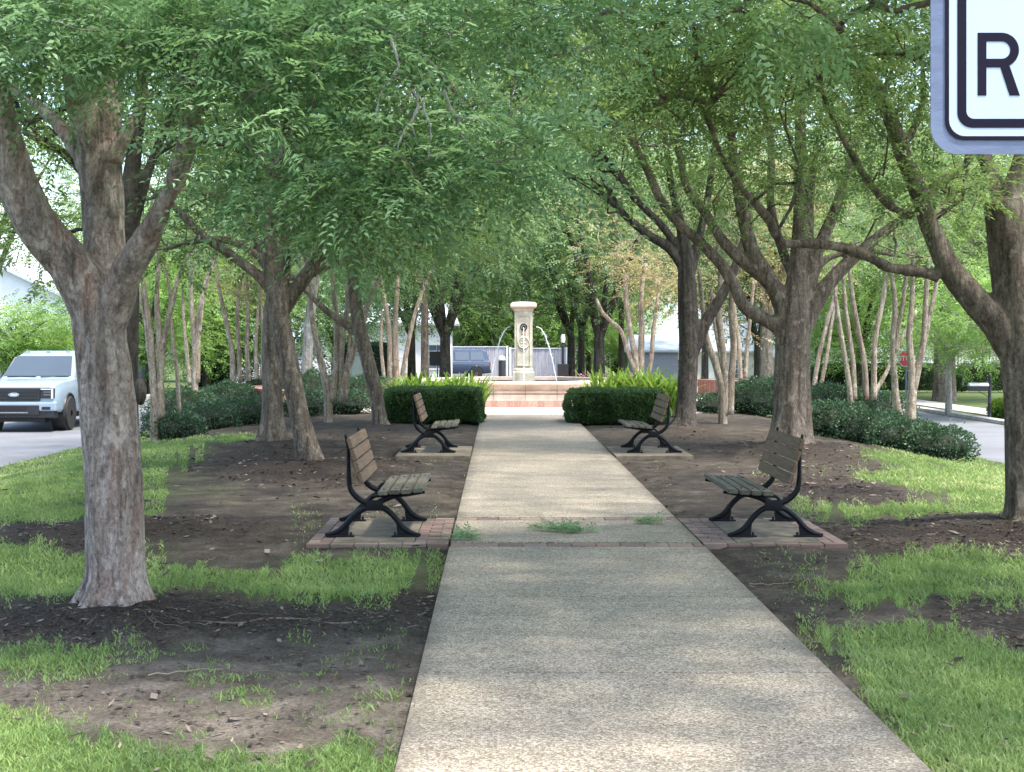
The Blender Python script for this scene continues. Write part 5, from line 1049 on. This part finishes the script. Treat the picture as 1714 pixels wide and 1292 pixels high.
# post box on the right verge
pb = thing('post_box', 'dark post box on a black finialled pole by the right road', 'mailbox', (13.35, 39, gz1(13.35, 39)))
mb = MB(); mb.lathe([(.075, -.1), (.075, .05), (.05, .08), (.045, .2), (.055, .42), (.06, .44), (.045, .47), (.042, 1.05), (.06, 1.07), (.04, 1.1), (.055, 1.15), (.04, 1.2), (.0, 1.24)], (0, 0, 0), 12); mb.build('post', M['dark'], pb, smooth=True)
mb = MB(); prof = [(-.10, 0), (.10, 0), (.10, .13)]+[(.10*math.cos(t), .13+.09*math.sin(t)) for t in np.linspace(.3, 2.84, 8)]+[(-.10, .13)]
mb.prism([(y, z+.78) for y, z in prof], 0, -.56, -.06); mb.build('box', M['dark'], pb); mb = MB(); mb.prism([(y*1.04, z+.784) for y, z in prof if z > .12], 0, -.57, -.05); mb.build('lid', simple('silver_lid', (.6, .62, .66), .4, .2), pb)
mb = MB(); mb.tube([(-.05, 0, .62), (-.15, 0, .70), (-.3, 0, .76)], .01, 6); mb.build('bracket', M['dark'], pb)
# tall post with a box and a dark bollard beside the pillar
lp = thing('utility_post', 'black post carrying a box, standing right of the stone pillar', 'post', (2.02, 45.2, gz1(2.02, 45.2)))
mb = MB(); mb.lathe([(.045, 0), (.045, 1.55), (.06, 1.56), (.02, 1.9), (.02, 2.0)], (0, 0, 0), 10); mb.build('pole', M['dark'], lp, smooth=True)
mb = MB(); mb.box((-.17, -.12, .58), (.17, .12, 1.02), .02); mb.build('box', M['dark'], lp); mb = MB(); mb.box((-.19, -.14, 0), (.19, .14, .20), .03); mb.build('base', M['dark'], lp)
mb = MB(); mb.lathe([(.06, 1.7), (.075, 1.85), (.05, 1.95)], (0, 0, 0), 10); mb.build('light_head', M['white'], lp, smooth=True)
bo = thing('bollard', 'plain dark bollard left of the stone pillar, behind the left water jet', 'bollard', (.09, 45.6, gz1(.09, 45.6)))
mb = MB(); mb.lathe([(.12, 0), (.115, .05), (.105, .06), (.105, 1.1), (.09, 1.14)], (0, 0, 0), 14); mb.build('shaft', M['dark'], bo, smooth=True); mb = MB(); mb.lathe([(.09, 1.14), (.12, 1.16), (.11, 1.24), (.03, 1.29)], (0, 0, 0), 14); mb.build('cap', M['white'], bo, smooth=True)
x, y = (605-VX)/FO*46, 46
cb = thing('utility_cabinet', 'grey-green metal cabinet behind the thin low-branched trunk', 'cabinet', (x, y, gz1(x, y))); mb = MB(); mb.box((-.33, -.25, 0), (.33, .25, 1.32), .03); mb.build('cabinet_body', M['cabinet'], cb)
mb = MB(); mb.box((-.29, -.262, .06), (-.005, -.25, 1.26), .004); mb.box((.005, -.262, .06), (.29, -.25, 1.26), .004); mb.build('door', M['cabinet'], cb); mb = MB(); mb.box((-.36, -.28, 1.322), (.36, .28, 1.38), .02); mb.build('lid', M['cabinet'], cb)
# ---- fences -------------------------------------------------------------------
def board_fence(label, x0, x1, y, h, m, bw=.14, posts='white'):
    z0 = gz1((x0+x1)/2, y)-.03; root = thing('board_fence', label, 'fence', (x0, y, z0)); mb = MB(); x = 0; r = random.Random(2)
    while x < x1-x0-.02: mb.box((x, r.uniform(-.01, .01), .05), (min(x+bw-.012, x1-x0), .03, h+r.uniform(-.02, .02)), 0, r.random()); x += bw
    mb.build('boards', m, root); mb = MB(); mb.box((0, .032, .35), (x1-x0, .08, .45)); mb.box((0, .032, h-.4), (x1-x0, .08, h-.3)); mb.build('rail', m, root)
    n = max(2, int((x1-x0)/2.4)+1)
    for q in range(n):
        px = (x1-x0)*q/(n-1); mb = MB(); mb.box((px-.07, -.09, 0), (px+.07, -.011, h+.12), .01); mb.build('post', M[posts], root)
    mb = MB(); mb.box((-.05, -.05, h+.022), (x1-x0+.05, .09, h+.08), .01); mb.build('top_rail', M[posts], root)
board_fence('grey vertical board fence with white posts left of the pillar, behind the blue car', -3.2, .55, 95, 2.05, M['fence']); board_fence('grey vertical board fence with white top rail right of the pillar', .75, 4.5, 95, 1.95, M['fence'])
# white picket at far right
pk = thing('picket_fence', 'white picket railing behind the long hedge on the far right', 'fence', (17.5, 66, gz1(17.5, 66))); mb = MB()
for q in range(60): mb.box((q*.16, 0, .2), (q*.16+.07, .03, 1.62))
mb.build('pickets', M['white'], pk); mb = MB(); mb.box((-.1, .032, 1.35), (9.7, .07, 1.45)); mb.box((-.1, .032, .3), (9.7, .07, .4)); mb.build('rail', M['white'], pk)

# ---- houses -------------------------------------------------------------------
def house(label, x0, x1, y, d, h, rh, wall, roof, wins=(), doors=(), over=.4, gable=False, hip=.0, name='house'):
    z0 = min(gz1(x0, y), gz1(x1, y+d))-.1; root = thing(name, label, 'house', (x0, y, z0)); W = x1-x0
    mb = MB(); 
    if gable: mb.prism([(0, 0), (W, 0), (W, h), (W/2, h+rh), (0, h)], 1, 0, d)
    else: mb.box((0, 0, 0), (W, d, h))
    mb.build('wall', wall, root); mb = MB(); o = over
    if gable:
        for sgn in (0, 1):
            xa, za, xb, zb = (-o, h-o*rh/(W/2), W/2, h+rh) if sgn == 0 else (W+o, h-o*rh/(W/2), W/2, h+rh)
            V = [(xa, -o, za+.02), (xb, -o, zb+.02), (xb, d+o, zb+.02), (xa, d+o, za+.02), (xa, -o, za+.2), (xb, -o, zb+.2), (xb, d+o, zb+.2), (xa, d+o, za+.2)]
            mb.add(V, [(0, 1, 2, 3), (4, 7, 6, 5), (0, 4, 5, 1), (1, 5, 6, 2), (2, 6, 7, 3), (3, 7, 4, 0)])
    else:
        V = [(-o, -o, h+.01), (W+o, -o, h+.01), (W+o, d+o, h+.01), (-o, d+o, h+.01), (-o, -o, h+.14), (W+o, -o, h+.14), (W+o, d+o, h+.14), (-o, d+o, h+.14), (hip, d/2, h+rh), (W-hip, d/2, h+rh)]
        mb.add(V, [(0, 3, 2, 1), (0, 1, 5, 4), (1, 2, 6, 5), (2, 3, 7, 6), (3, 0, 4, 7), (4, 5, 9, 8), (6, 7, 8, 9), (5, 6, 9), (7, 4, 8)])
    mb.build('roof', roof, root)
    for (wx, wz, ww, wh) in wins:
        mb = MB(); f = .07
        for a, e in (((wx-f, -.05, wz-f), (wx, .0-.002, wz+wh+f)), ((wx+ww, -.05, wz-f), (wx+ww+f, -.002, wz+wh+f)), ((wx, -.05, wz-f), (wx+ww, -.002, wz)), ((wx, -.05, wz+wh), (wx+ww, -.002, wz+wh+f)),
                     ((wx+ww/2-.02, -.045, wz), (wx+ww/2+.02, -.012, wz+wh)), ((wx, -.043, wz+wh*.5-.025), (wx+ww, -.013, wz+wh*.5+.025)), ((wx, -.041, wz+wh*.25-.012), (wx+ww, -.014, wz+wh*.25+.012)), ((wx, -.041, wz+wh*.75-.012), (wx+ww, -.014, wz+wh*.75+.012))): mb.box(a, e)
        wo = mb.build('window', M['white'], root); mb = MB(); mb.box((wx, -.011, wz), (wx+ww, -.003, wz+wh)); mb.build('pane', M['glass_sky'], wo)
    for (dx_, dz, dw, dh, dm) in doors:
        mb = MB(); mb.box((dx_, -.03, dz), (dx_+dw, -.003, dz+dh), .01)
        for q in range(1, 4): mb.box((dx_+.05, -.04, dz+dh*q/4-.015), (dx_+dw-.05, -.031, dz+dh*q/4+.015))
        mb.build('door', M[dm], root)
    return root
house('white garage building left of the blue car, very bright in the sun', -10.2, -2.75, 80, 5, 3.6, 1.3, M['white'], M['roof_pale'], wins=[(6.3, 1.2, .9, 1.3)], doors=[(1.2, .0, 4.4, 2.4, 'white')])
house('cream house with pale sloping roof and small-paned window behind the brick wall', 11.0, 23.0, 110, 8, 2.5, 4.4, M['wall_cream'], M['roof_pale'], wins=[(6.9, .55, .95, 1.4), (2.2, .55, .95, 1.4), (9.6, .55, .95, 1.4)], doors=[(4.5, 0, 1.0, 2.1, 'white')])
house('white gabled house behind the octagonal red sign', 19.0, 27, 88, 8, 2.6, 3.0, M['white'], M['roof_grey'], wins=[(5.2, .9, 1, 1.3)], gable=True)
house('low tan house with a brown door behind the four thin stems', 19.5, 24, 96, 7, 1.9, .9, M['wall_cream'], M['roof_pale'], doors=[(1.6, 0, 2.0, 1.7, 'wood_warm')], name='outbuilding')
house('grey house half hidden behind the dark split-foot tree', 9.0, 12.0, 96, 7, 2.4, 1.2, simple('grey_siding', (.38, .37, .40), .8), M['roof_pale'])
house('white house with tall gable behind the pickup, at the left edge', -38, -24.5, 88, 9, 4.6, 3.2, M['white'], M['roof_pale'], wins=[(3, 1, 1, 1.6), (7, 1, 1, 1.6), (10.5, 1, 1, 1.6)], gable=True)
house('brick house at the far left edge above the pickup roof', -34, -21.6, 74, 7, 1.9, 1.2, M['brick'], M['roof_grey'], wins=[(9, .6, .9, 1.1)])
house('pale house behind the row of tan stems on the left', -20.5, -13, 100, 7, 3.0, 2.6, M['white'], M['roof_pale'], wins=[(1.5, 1, 1, 1.4), (5, 1, 1, 1.4)])

# ---- vehicles -------------------------------------------------------------------
def loft(sections, k=None):
    """sections: list of (y, [(x,z)...]) closed outlines of equal length"""
    mb = MB(); n = len(sections[0][1]); V = [(x, y, z) for y, o in sections for x, z in o]
    F = [(i*n+q, i*n+(q+1) % n, (i+1)*n+(q+1) % n, (i+1)*n+q) for i in range(len(sections)-1) for q in range(n)]
    F += [tuple(range(n-1, -1, -1)), tuple((len(sections)-1)*n+q for q in range(n))]; return mb.add(V, F)
def sec(w, zb, zs, zt, wt, r=.06):
    """cross-section: half width w, bottom zb, shoulder zs, top zt, half width at top wt"""
    half = [(w*.96, zb), (w, zb+.08), (w, zs-.10), (w*.985, zs-.02), (wt+.04, zt-.03), (wt-.04, zt)]
    return half+[(-x, z) for x, z in reversed(half)]
def wheel(root, x, y, r, w, sd):
    mb = MB(); mb.lathe([(r*.62, -w/2), (r*.93, -w/2), (r, -w/2+.04), (r, w/2-.04), (r*.93, w/2), (r*.62, w/2)], (x, y, r), 28, axis=0); t = mb.build('wheel', M['tyre'], root, smooth=True)
    mb = MB(); xo = x+sd*(w/2-.02); mb.lathe([(r*.62, xo-x-.015), (r*.63, xo-x+.012), (r*.56, xo-x+.012), (r*.54, xo-x-.012)], (x, y, r), 28, axis=0)
    for q in range(6):
        a = q*math.pi/3; c, s = math.cos(a), math.sin(a); V = []
        for rr_, ww in ((.05, .035), (r*.58, .05)):
            for sg in (-1, 1):
                for dx in (-.012, .012): V.append((xo+dx, y+c*rr_-s*ww*sg, r+s*rr_+c*ww*sg))
        mb.add(V, [(0, 2, 6, 4), (1, 5, 7, 3), (0, 4, 5, 1), (2, 3, 7, 6), (4, 6, 7, 5)])
    mb.lathe([(.07, xo-x-.02), (.07, xo-x+.02)], (x, y, r), 12, axis=0); mb.build('rim', M['alloy'], t)
# white pickup: local y = 0 at the nose, running back; x to its left side as we see it on the right
tk = thing('pickup_truck', 'white pickup truck facing us on the left road, partly behind the stout trunk', 'pickup truck', (-11.35, 33.6, -.41))
secs = [(.02, sec(.90, .55, .98, 1.06, .86)), (.10, sec(.965, .48, 1.04, 1.13, .90)), (.35, sec(1.0, .46, 1.06, 1.17, .91)), (1.25, sec(1.01, .44, 1.10, 1.22, .92)), (1.75, sec(1.01, .42, 1.12, 1.24, .94)), (3.9, sec(1.01, .42, 1.12, 1.22, .96)), (5.8, sec(1.0, .50, 1.12, 1.20, .97)), (5.86, sec(.98, .52, 1.10, 1.18, .95))]
body = loft(secs).build('body', M['car_white'], tk, smooth=True)
cab = [(1.55, 1.20, .90), (2.35, 1.80, .70), (2.7, 1.885, .66), (3.6, 1.895, .66), (3.95, 1.80, .68), (4.05, 1.20, .88)]
V = []
for y, z, w in cab:
    zz = 1.18; V += [(.92, y if z < 1.3 else y, zz), (w+.03, y, z-.06), (w-.06, y, z), (-w+.06, y, z), (-w-.03, y, z-.06), (-.92, y, zz)]
n = 6; F = [(i*n+q, i*n+(q+1) % n, (i+1)*n+(q+1) % n, (i+1)*n+q) for i in range(len(cab)-1) for q in range(n)]; mb = MB().add(V, F); mb.build('cab', M['car_white'], tk, smooth=True)
def quad(mb, pts, nrm, t=.012):
    nrm = np.array(nrm, float); nrm /= np.linalg.norm(nrm); P0 = [np.array(p)+nrm*.006 for p in pts]; P1 = [p+nrm*t for p in P0]; k_ = len(pts)
    mb.add(P0+P1, [tuple(range(k_-1, -1, -1)), tuple(range(k_, 2*k_))]+[(i, (i+1) % k_, k_+(i+1) % k_, k_+i) for i in range(k_)])
mb = MB(); nw = np.cross([1, 0, 0], [0, .8, .6]); quad(mb, [(-.83, 1.66, 1.275), (.83, 1.66, 1.275), (.68, 2.29, 1.755), (-.68, 2.29, 1.755)], (0, -.6, .8), .014); mb.build('windscreen', M['glass'], tk)
for sd in (-1, 1):
    mb = MB(); quad(mb, [(sd*.895, 1.90, 1.26), (sd*.895, 2.72, 1.26), (sd*.745, 2.72, 1.73), (sd*.755, 2.36, 1.73)], (sd*.95, 0, .3), .03); quad(mb, [(sd*.895, 2.80, 1.26), (sd*.895, 3.80, 1.26), (sd*.745, 3.70, 1.73), (sd*.745, 2.80, 1.73)], (sd*.95, 0, .3), .03); mb.build('side_window', M['glass'], tk)
    mb = MB(); mb.box((sd*1.02 if sd > 0 else -1.24, 1.86, 1.22), (1.24 if sd > 0 else -1.02, 1.99, 1.42), .03); mo = mb.build('mirror', M['car_white'], tk); mb = MB(); mb.box((min(sd*.9, sd*1.1), 1.90, 1.17), (max(sd*.9, sd*1.1), 1.97, 1.215)); mb.build('mirror_arm', M['dark'], mo)
    mb = MB(); mb.box((sd*.60 if sd > 0 else -.93, -.015, .80), (.93 if sd > 0 else -.60, .12, 1.03), .02); hl = mb.build('headlight', M['dark'], tk)
    mb = MB(); a_ = sorted((sd*.865, sd*.91)); mb.box((a_[0], -.028, .79), (a_[1], .0, 1.02), .005); c_ = sorted((sd*.62, sd*.86)); mb.box((c_[0], -.028, 1.0), (c_[1], 0, 1.02)); mb.build('light_strip', M['lamp'], hl)
    c_ = sorted((sd*.68, sd*.86)); mb = MB(); mb.box((c_[0], -.018, .865), (c_[1], -.01, .90)); mb.box((c_[0], -.018, .93), (c_[1], -.01, .965)); mb.build('lens', simple('dark_lens', (.12, .12, .13), .3), hl)
    c_ = sorted((sd*.66, sd*.86)); mb = MB(); mb.box((c_[0], -.075, .535), (c_[1], -.04, .605), .008); mb.build('fog_lamp', M['dark'], tk)
    for y in (.95, 4.65):
        wheel(tk, sd*.86, y, .41, .27, sd)
        mb = MB(); t = np.linspace(-.12, math.pi+.12, 18); mb.tube(np.stack([np.full(18, sd*1.005), y+.47*np.cos(t), .41+.47*np.sin(t)], 1), .03, 6); mb.build('wheel_arch', M['dark'], tk, smooth=True)
        mb = MB(); xa = sorted((sd*1.0125, sd*.7)); mb.lathe([(.455, xa[0]), (.455, xa[1])], (0, y, .41), 24, axis=0); mb.build('wheel_well', M['dark'], tk)
for o_ in [c for c in tk.children if c.name.startswith('wheel') and 'arch' not in c.name and 'well' not in c.name]: o_.location.x = .065*(1 if o_.data.vertices[0].co.x > 0 else -1)
mb = MB(); mb.box((-.60, -.03, .74), (.60, .08, 1.04), .02); gr = mb.build('grille', M['dark'], tk)
mb = MB()
for z in (.80, .885, .965): mb.box((-.56, -.04, z-.012), (.56, -.031, z+.012))
mb.build('grille_bars', simple('dark_chrome', (.04, .04, .045), .35, .4), gr)
mb = MB(); mb.lathe([(1, -.058), (1, -.046)], (0, 0, 0), 28, axis=1); mb.v = [(x*.13, y, z*.052+.885) for x, y, z in mb.v]; eb = mb.build('emblem', M['alloy'], gr); mb = MB(); mb.lathe([(1, -.062), (1, -.0585)], (0, 0, 0), 28, axis=1); mb.v = [(x*.115, y, z*.042+.885) for x, y, z in mb.v]; mb.build('emblem_field', simple('emblem_blue', (.25, .35, .55), .3), eb)
text('Ford', .075, (0, -.064, .885), M['white'], eb, 'emblem_script', shear=.3, ext=.001)
mb = MB(); mb.box((-.99, -.06, .50), (.99, .12, .715), .04); bp = mb.build('bumper', M['car_white'], tk); mb = MB(); mb.box((-.60, -.075, .40), (.60, .06, .64), .02); mb.box((-.95, -.04, .34), (.95, .25, .497), .02); mb.build('lower_bumper', M['dark'], tk)
mb = MB(); mb.box((-.30, -.088, .53), (.30, -.076, .62)); mb.build('plate_holder', simple('plate_black', (.01, .008, .01), .6), tk)
mb = MB(); mb.box((-.34, -.09, .455), (.34, -.077, .48)); mb.build('bumper_trim', M['alloy'], tk)
mb = MB(); mb.box((-.55, .5, .22), (.55, 5.2, .42)); mb.box((-.12, .9, .2), (.12, 1.1, .42)); mb.build('underbody', M['dark'], tk)
mb = MB(); mb.tube([(-.72, 1.62, 1.265), (-.4, 1.63, 1.275), (-.02, 1.62, 1.27)], .012, 5); mb.tube([(.1, 1.60, 1.265), (.4, 1.62, 1.28), (.78, 1.63, 1.27)], .012, 5); mb.build('wiper', M['dark'], tk)
mb = MB(); 
for x_ in (-.5, 0, .5): mb.box((x_-.05, 2.50, 1.868), (x_+.05, 2.56, 1.90), .008)
mb.build('roof_light', M['car_white'], tk)
# blue SUV seen from its side/rear between trees
def side_car(name, label, cat, loc, rz, paint, L=4.6, Hc=1.8, W=.93, van=False):
    root = thing(name, label, cat, loc, None, rz)
    s_ = [(.0, sec(W*.92, .42, .86, .98, W*.86)), (.12, sec(W*.98, .36, .94, 1.06, W*.9)), (1.1, sec(W, .34, .98, 1.12, W*.9)), (L-.15, sec(W, .36, 1.0, 1.12, W*.92)), (L, sec(W*.97, .42, .98, 1.10, W*.9))]
    loft(s_).build('body', M[paint], root, smooth=True)
    cb_ = [(1.15, 1.08, W*.9), (1.75, Hc-.08, W*.76), (2.1, Hc, W*.74), (L-.5, Hc, W*.74), (L-.2, Hc-.10, W*.76), (L-.03, 1.08, W*.9)]; V = []
    for y, z, w in cb_: V += [(W*.92, y, 1.06), (w+.02, y, z-.05), (w-.06, y, z), (-w+.06, y, z), (-w-.02, y, z-.05), (-W*.92, y, 1.06)]
    F = [(i*6+q, i*6+(q+1) % 6, (i+1)*6+(q+1) % 6, (i+1)*6+q) for i in range(5) for q in range(6)]; MB().add(V, F).build('cabin', M[paint], root, smooth=True)
    for sd in (-1, 1):
        for ya, yb, yc, yd in ((1.62, 2.35, 2.35, 1.98), (2.45, 3.3, 3.3, 2.45), (3.4, L-.32, L-.45, 3.4)):
            mb = MB(); quad(mb, [(sd*W*.895, ya, 1.16), (sd*W*.895, yb, 1.16), (sd*W*.785, yc, Hc-.14), (sd*W*.785, yd, Hc-.14)], (sd*.97, 0, .24), .02); mb.build('side_window', M['glass'], root)
        for y in (.85, L-.85): 
            wheel(root, sd*(W-.08), y, .37, .24, sd); mb = MB(); t = np.linspace(-.1, math.pi+.1, 16); mb.tube(np.stack([np.full(16, sd*W*1.0), y+.43*np.cos(t), .37+.43*np.sin(t)], 1), .035, 6); mb.build('wheel_arch', M['dark'], root, smooth=True)
        mb = MB(); mb.box((sd*W*.93-.06, L-.06, .80), (sd*W*.93+.06, L+.02, 1.02), .02); mb.build('tail_light', M['lamp_red'], root)
    mb = MB(); quad(mb, [(-W*.75, L-.04, 1.18), (W*.75, L-.04, 1.18), (W*.68, L-.17, Hc-.16), (-W*.68, L-.17, Hc-.16)], (0, .95, .2), .02); mb.build('rear_window', M['glass'], root)
    mb = MB(); quad(mb, [(-W*.78, 1.2, 1.15), (W*.78, 1.2, 1.15), (W*.68, 1.70, Hc-.14), (-W*.68, 1.70, Hc-.14)], (0, -.75, .6), .02); mb.build('windscreen', M['glass'], root)
    mb = MB(); mb.box((-W*.95, L-.1, .38), (W*.95, L+.06, .58), .03); mb.build('bumper', M['dark'], root); return root
# nose points left: local +y (rear) to world +x
side_car('parked_suv', 'dark blue sport utility vehicle, tail to the right, before the grey board fence', 'car', (-5.2, 86, gz1(-5, 86)-.02), -math.pi/2+.25, 'car_blue')
side_car('parked_van', 'white vehicle glimpsed between the foreground trunk and the ruddy stems', 'car', (-15.3, 56, gz1(-15.3, 56)+.01), 0, 'car_white', 4.9, 1.95)
# ---- camera, sun, sky ---------------------------------------------------------
cd = bpy.data.cameras.new('camera'); cam = bpy.data.objects.new('camera', cd); COL.objects.link(cam); SC.camera = cam
cam.location = (0, 0, CAMH); cam.rotation_euler = (math.radians(90), 0, 0)
cd.sensor_width = 36; cd.lens = 36*FO/1714; cd.shift_x = (857-VX)/1714; cd.shift_y = (VY-646)/1714; cd.clip_end = 2000; cd.clip_start = .05
SUN_EL, SUN_AZ = math.radians(66), math.radians(122)      # azimuth clockwise from +Y (ahead)
w = bpy.data.worlds.new('World'); SC.world = w; w.use_nodes = True; nt = w.node_tree; sk = nt.nodes.new('ShaderNodeTexSky'); sk.sky_type = 'NISHITA'; sk.sun_disc = False
sk.sun_elevation = SUN_EL; sk.sun_rotation = SUN_AZ; sk.dust_density = 2.5; sk.air_density = 1.0; sk.ozone_density = 1.0
bg = nt.nodes['Background']; bg.inputs['Strength'].default_value = .15; nt.links.new(sk.outputs[0], bg.inputs[0])
sl = bpy.data.lights.new('sun', 'SUN'); sl.energy = 2.1; sl.angle = math.radians(3.5); sl.color = (1, .95, .87); so = bpy.data.objects.new('sun', sl); COL.objects.link(so)
sd_ = Vector((math.sin(SUN_AZ)*math.cos(SUN_EL), math.cos(SUN_AZ)*math.cos(SUN_EL), math.sin(SUN_EL))); so.rotation_euler = sd_.to_track_quat('Z', 'Y').to_euler(); so.location = (0, 0, 30)
vs = SC.view_settings; vs.view_transform = 'Standard'; vs.look = 'None'; vs.gamma = 1; vs.exposure = 1.98
cy = SC.cycles; cy.max_bounces = 8; cy.diffuse_bounces = 4; cy.transmission_bounces = 4; cy.glossy_bounces = 2; cy.use_denoising = True; cy.sample_clamp_indirect = 6
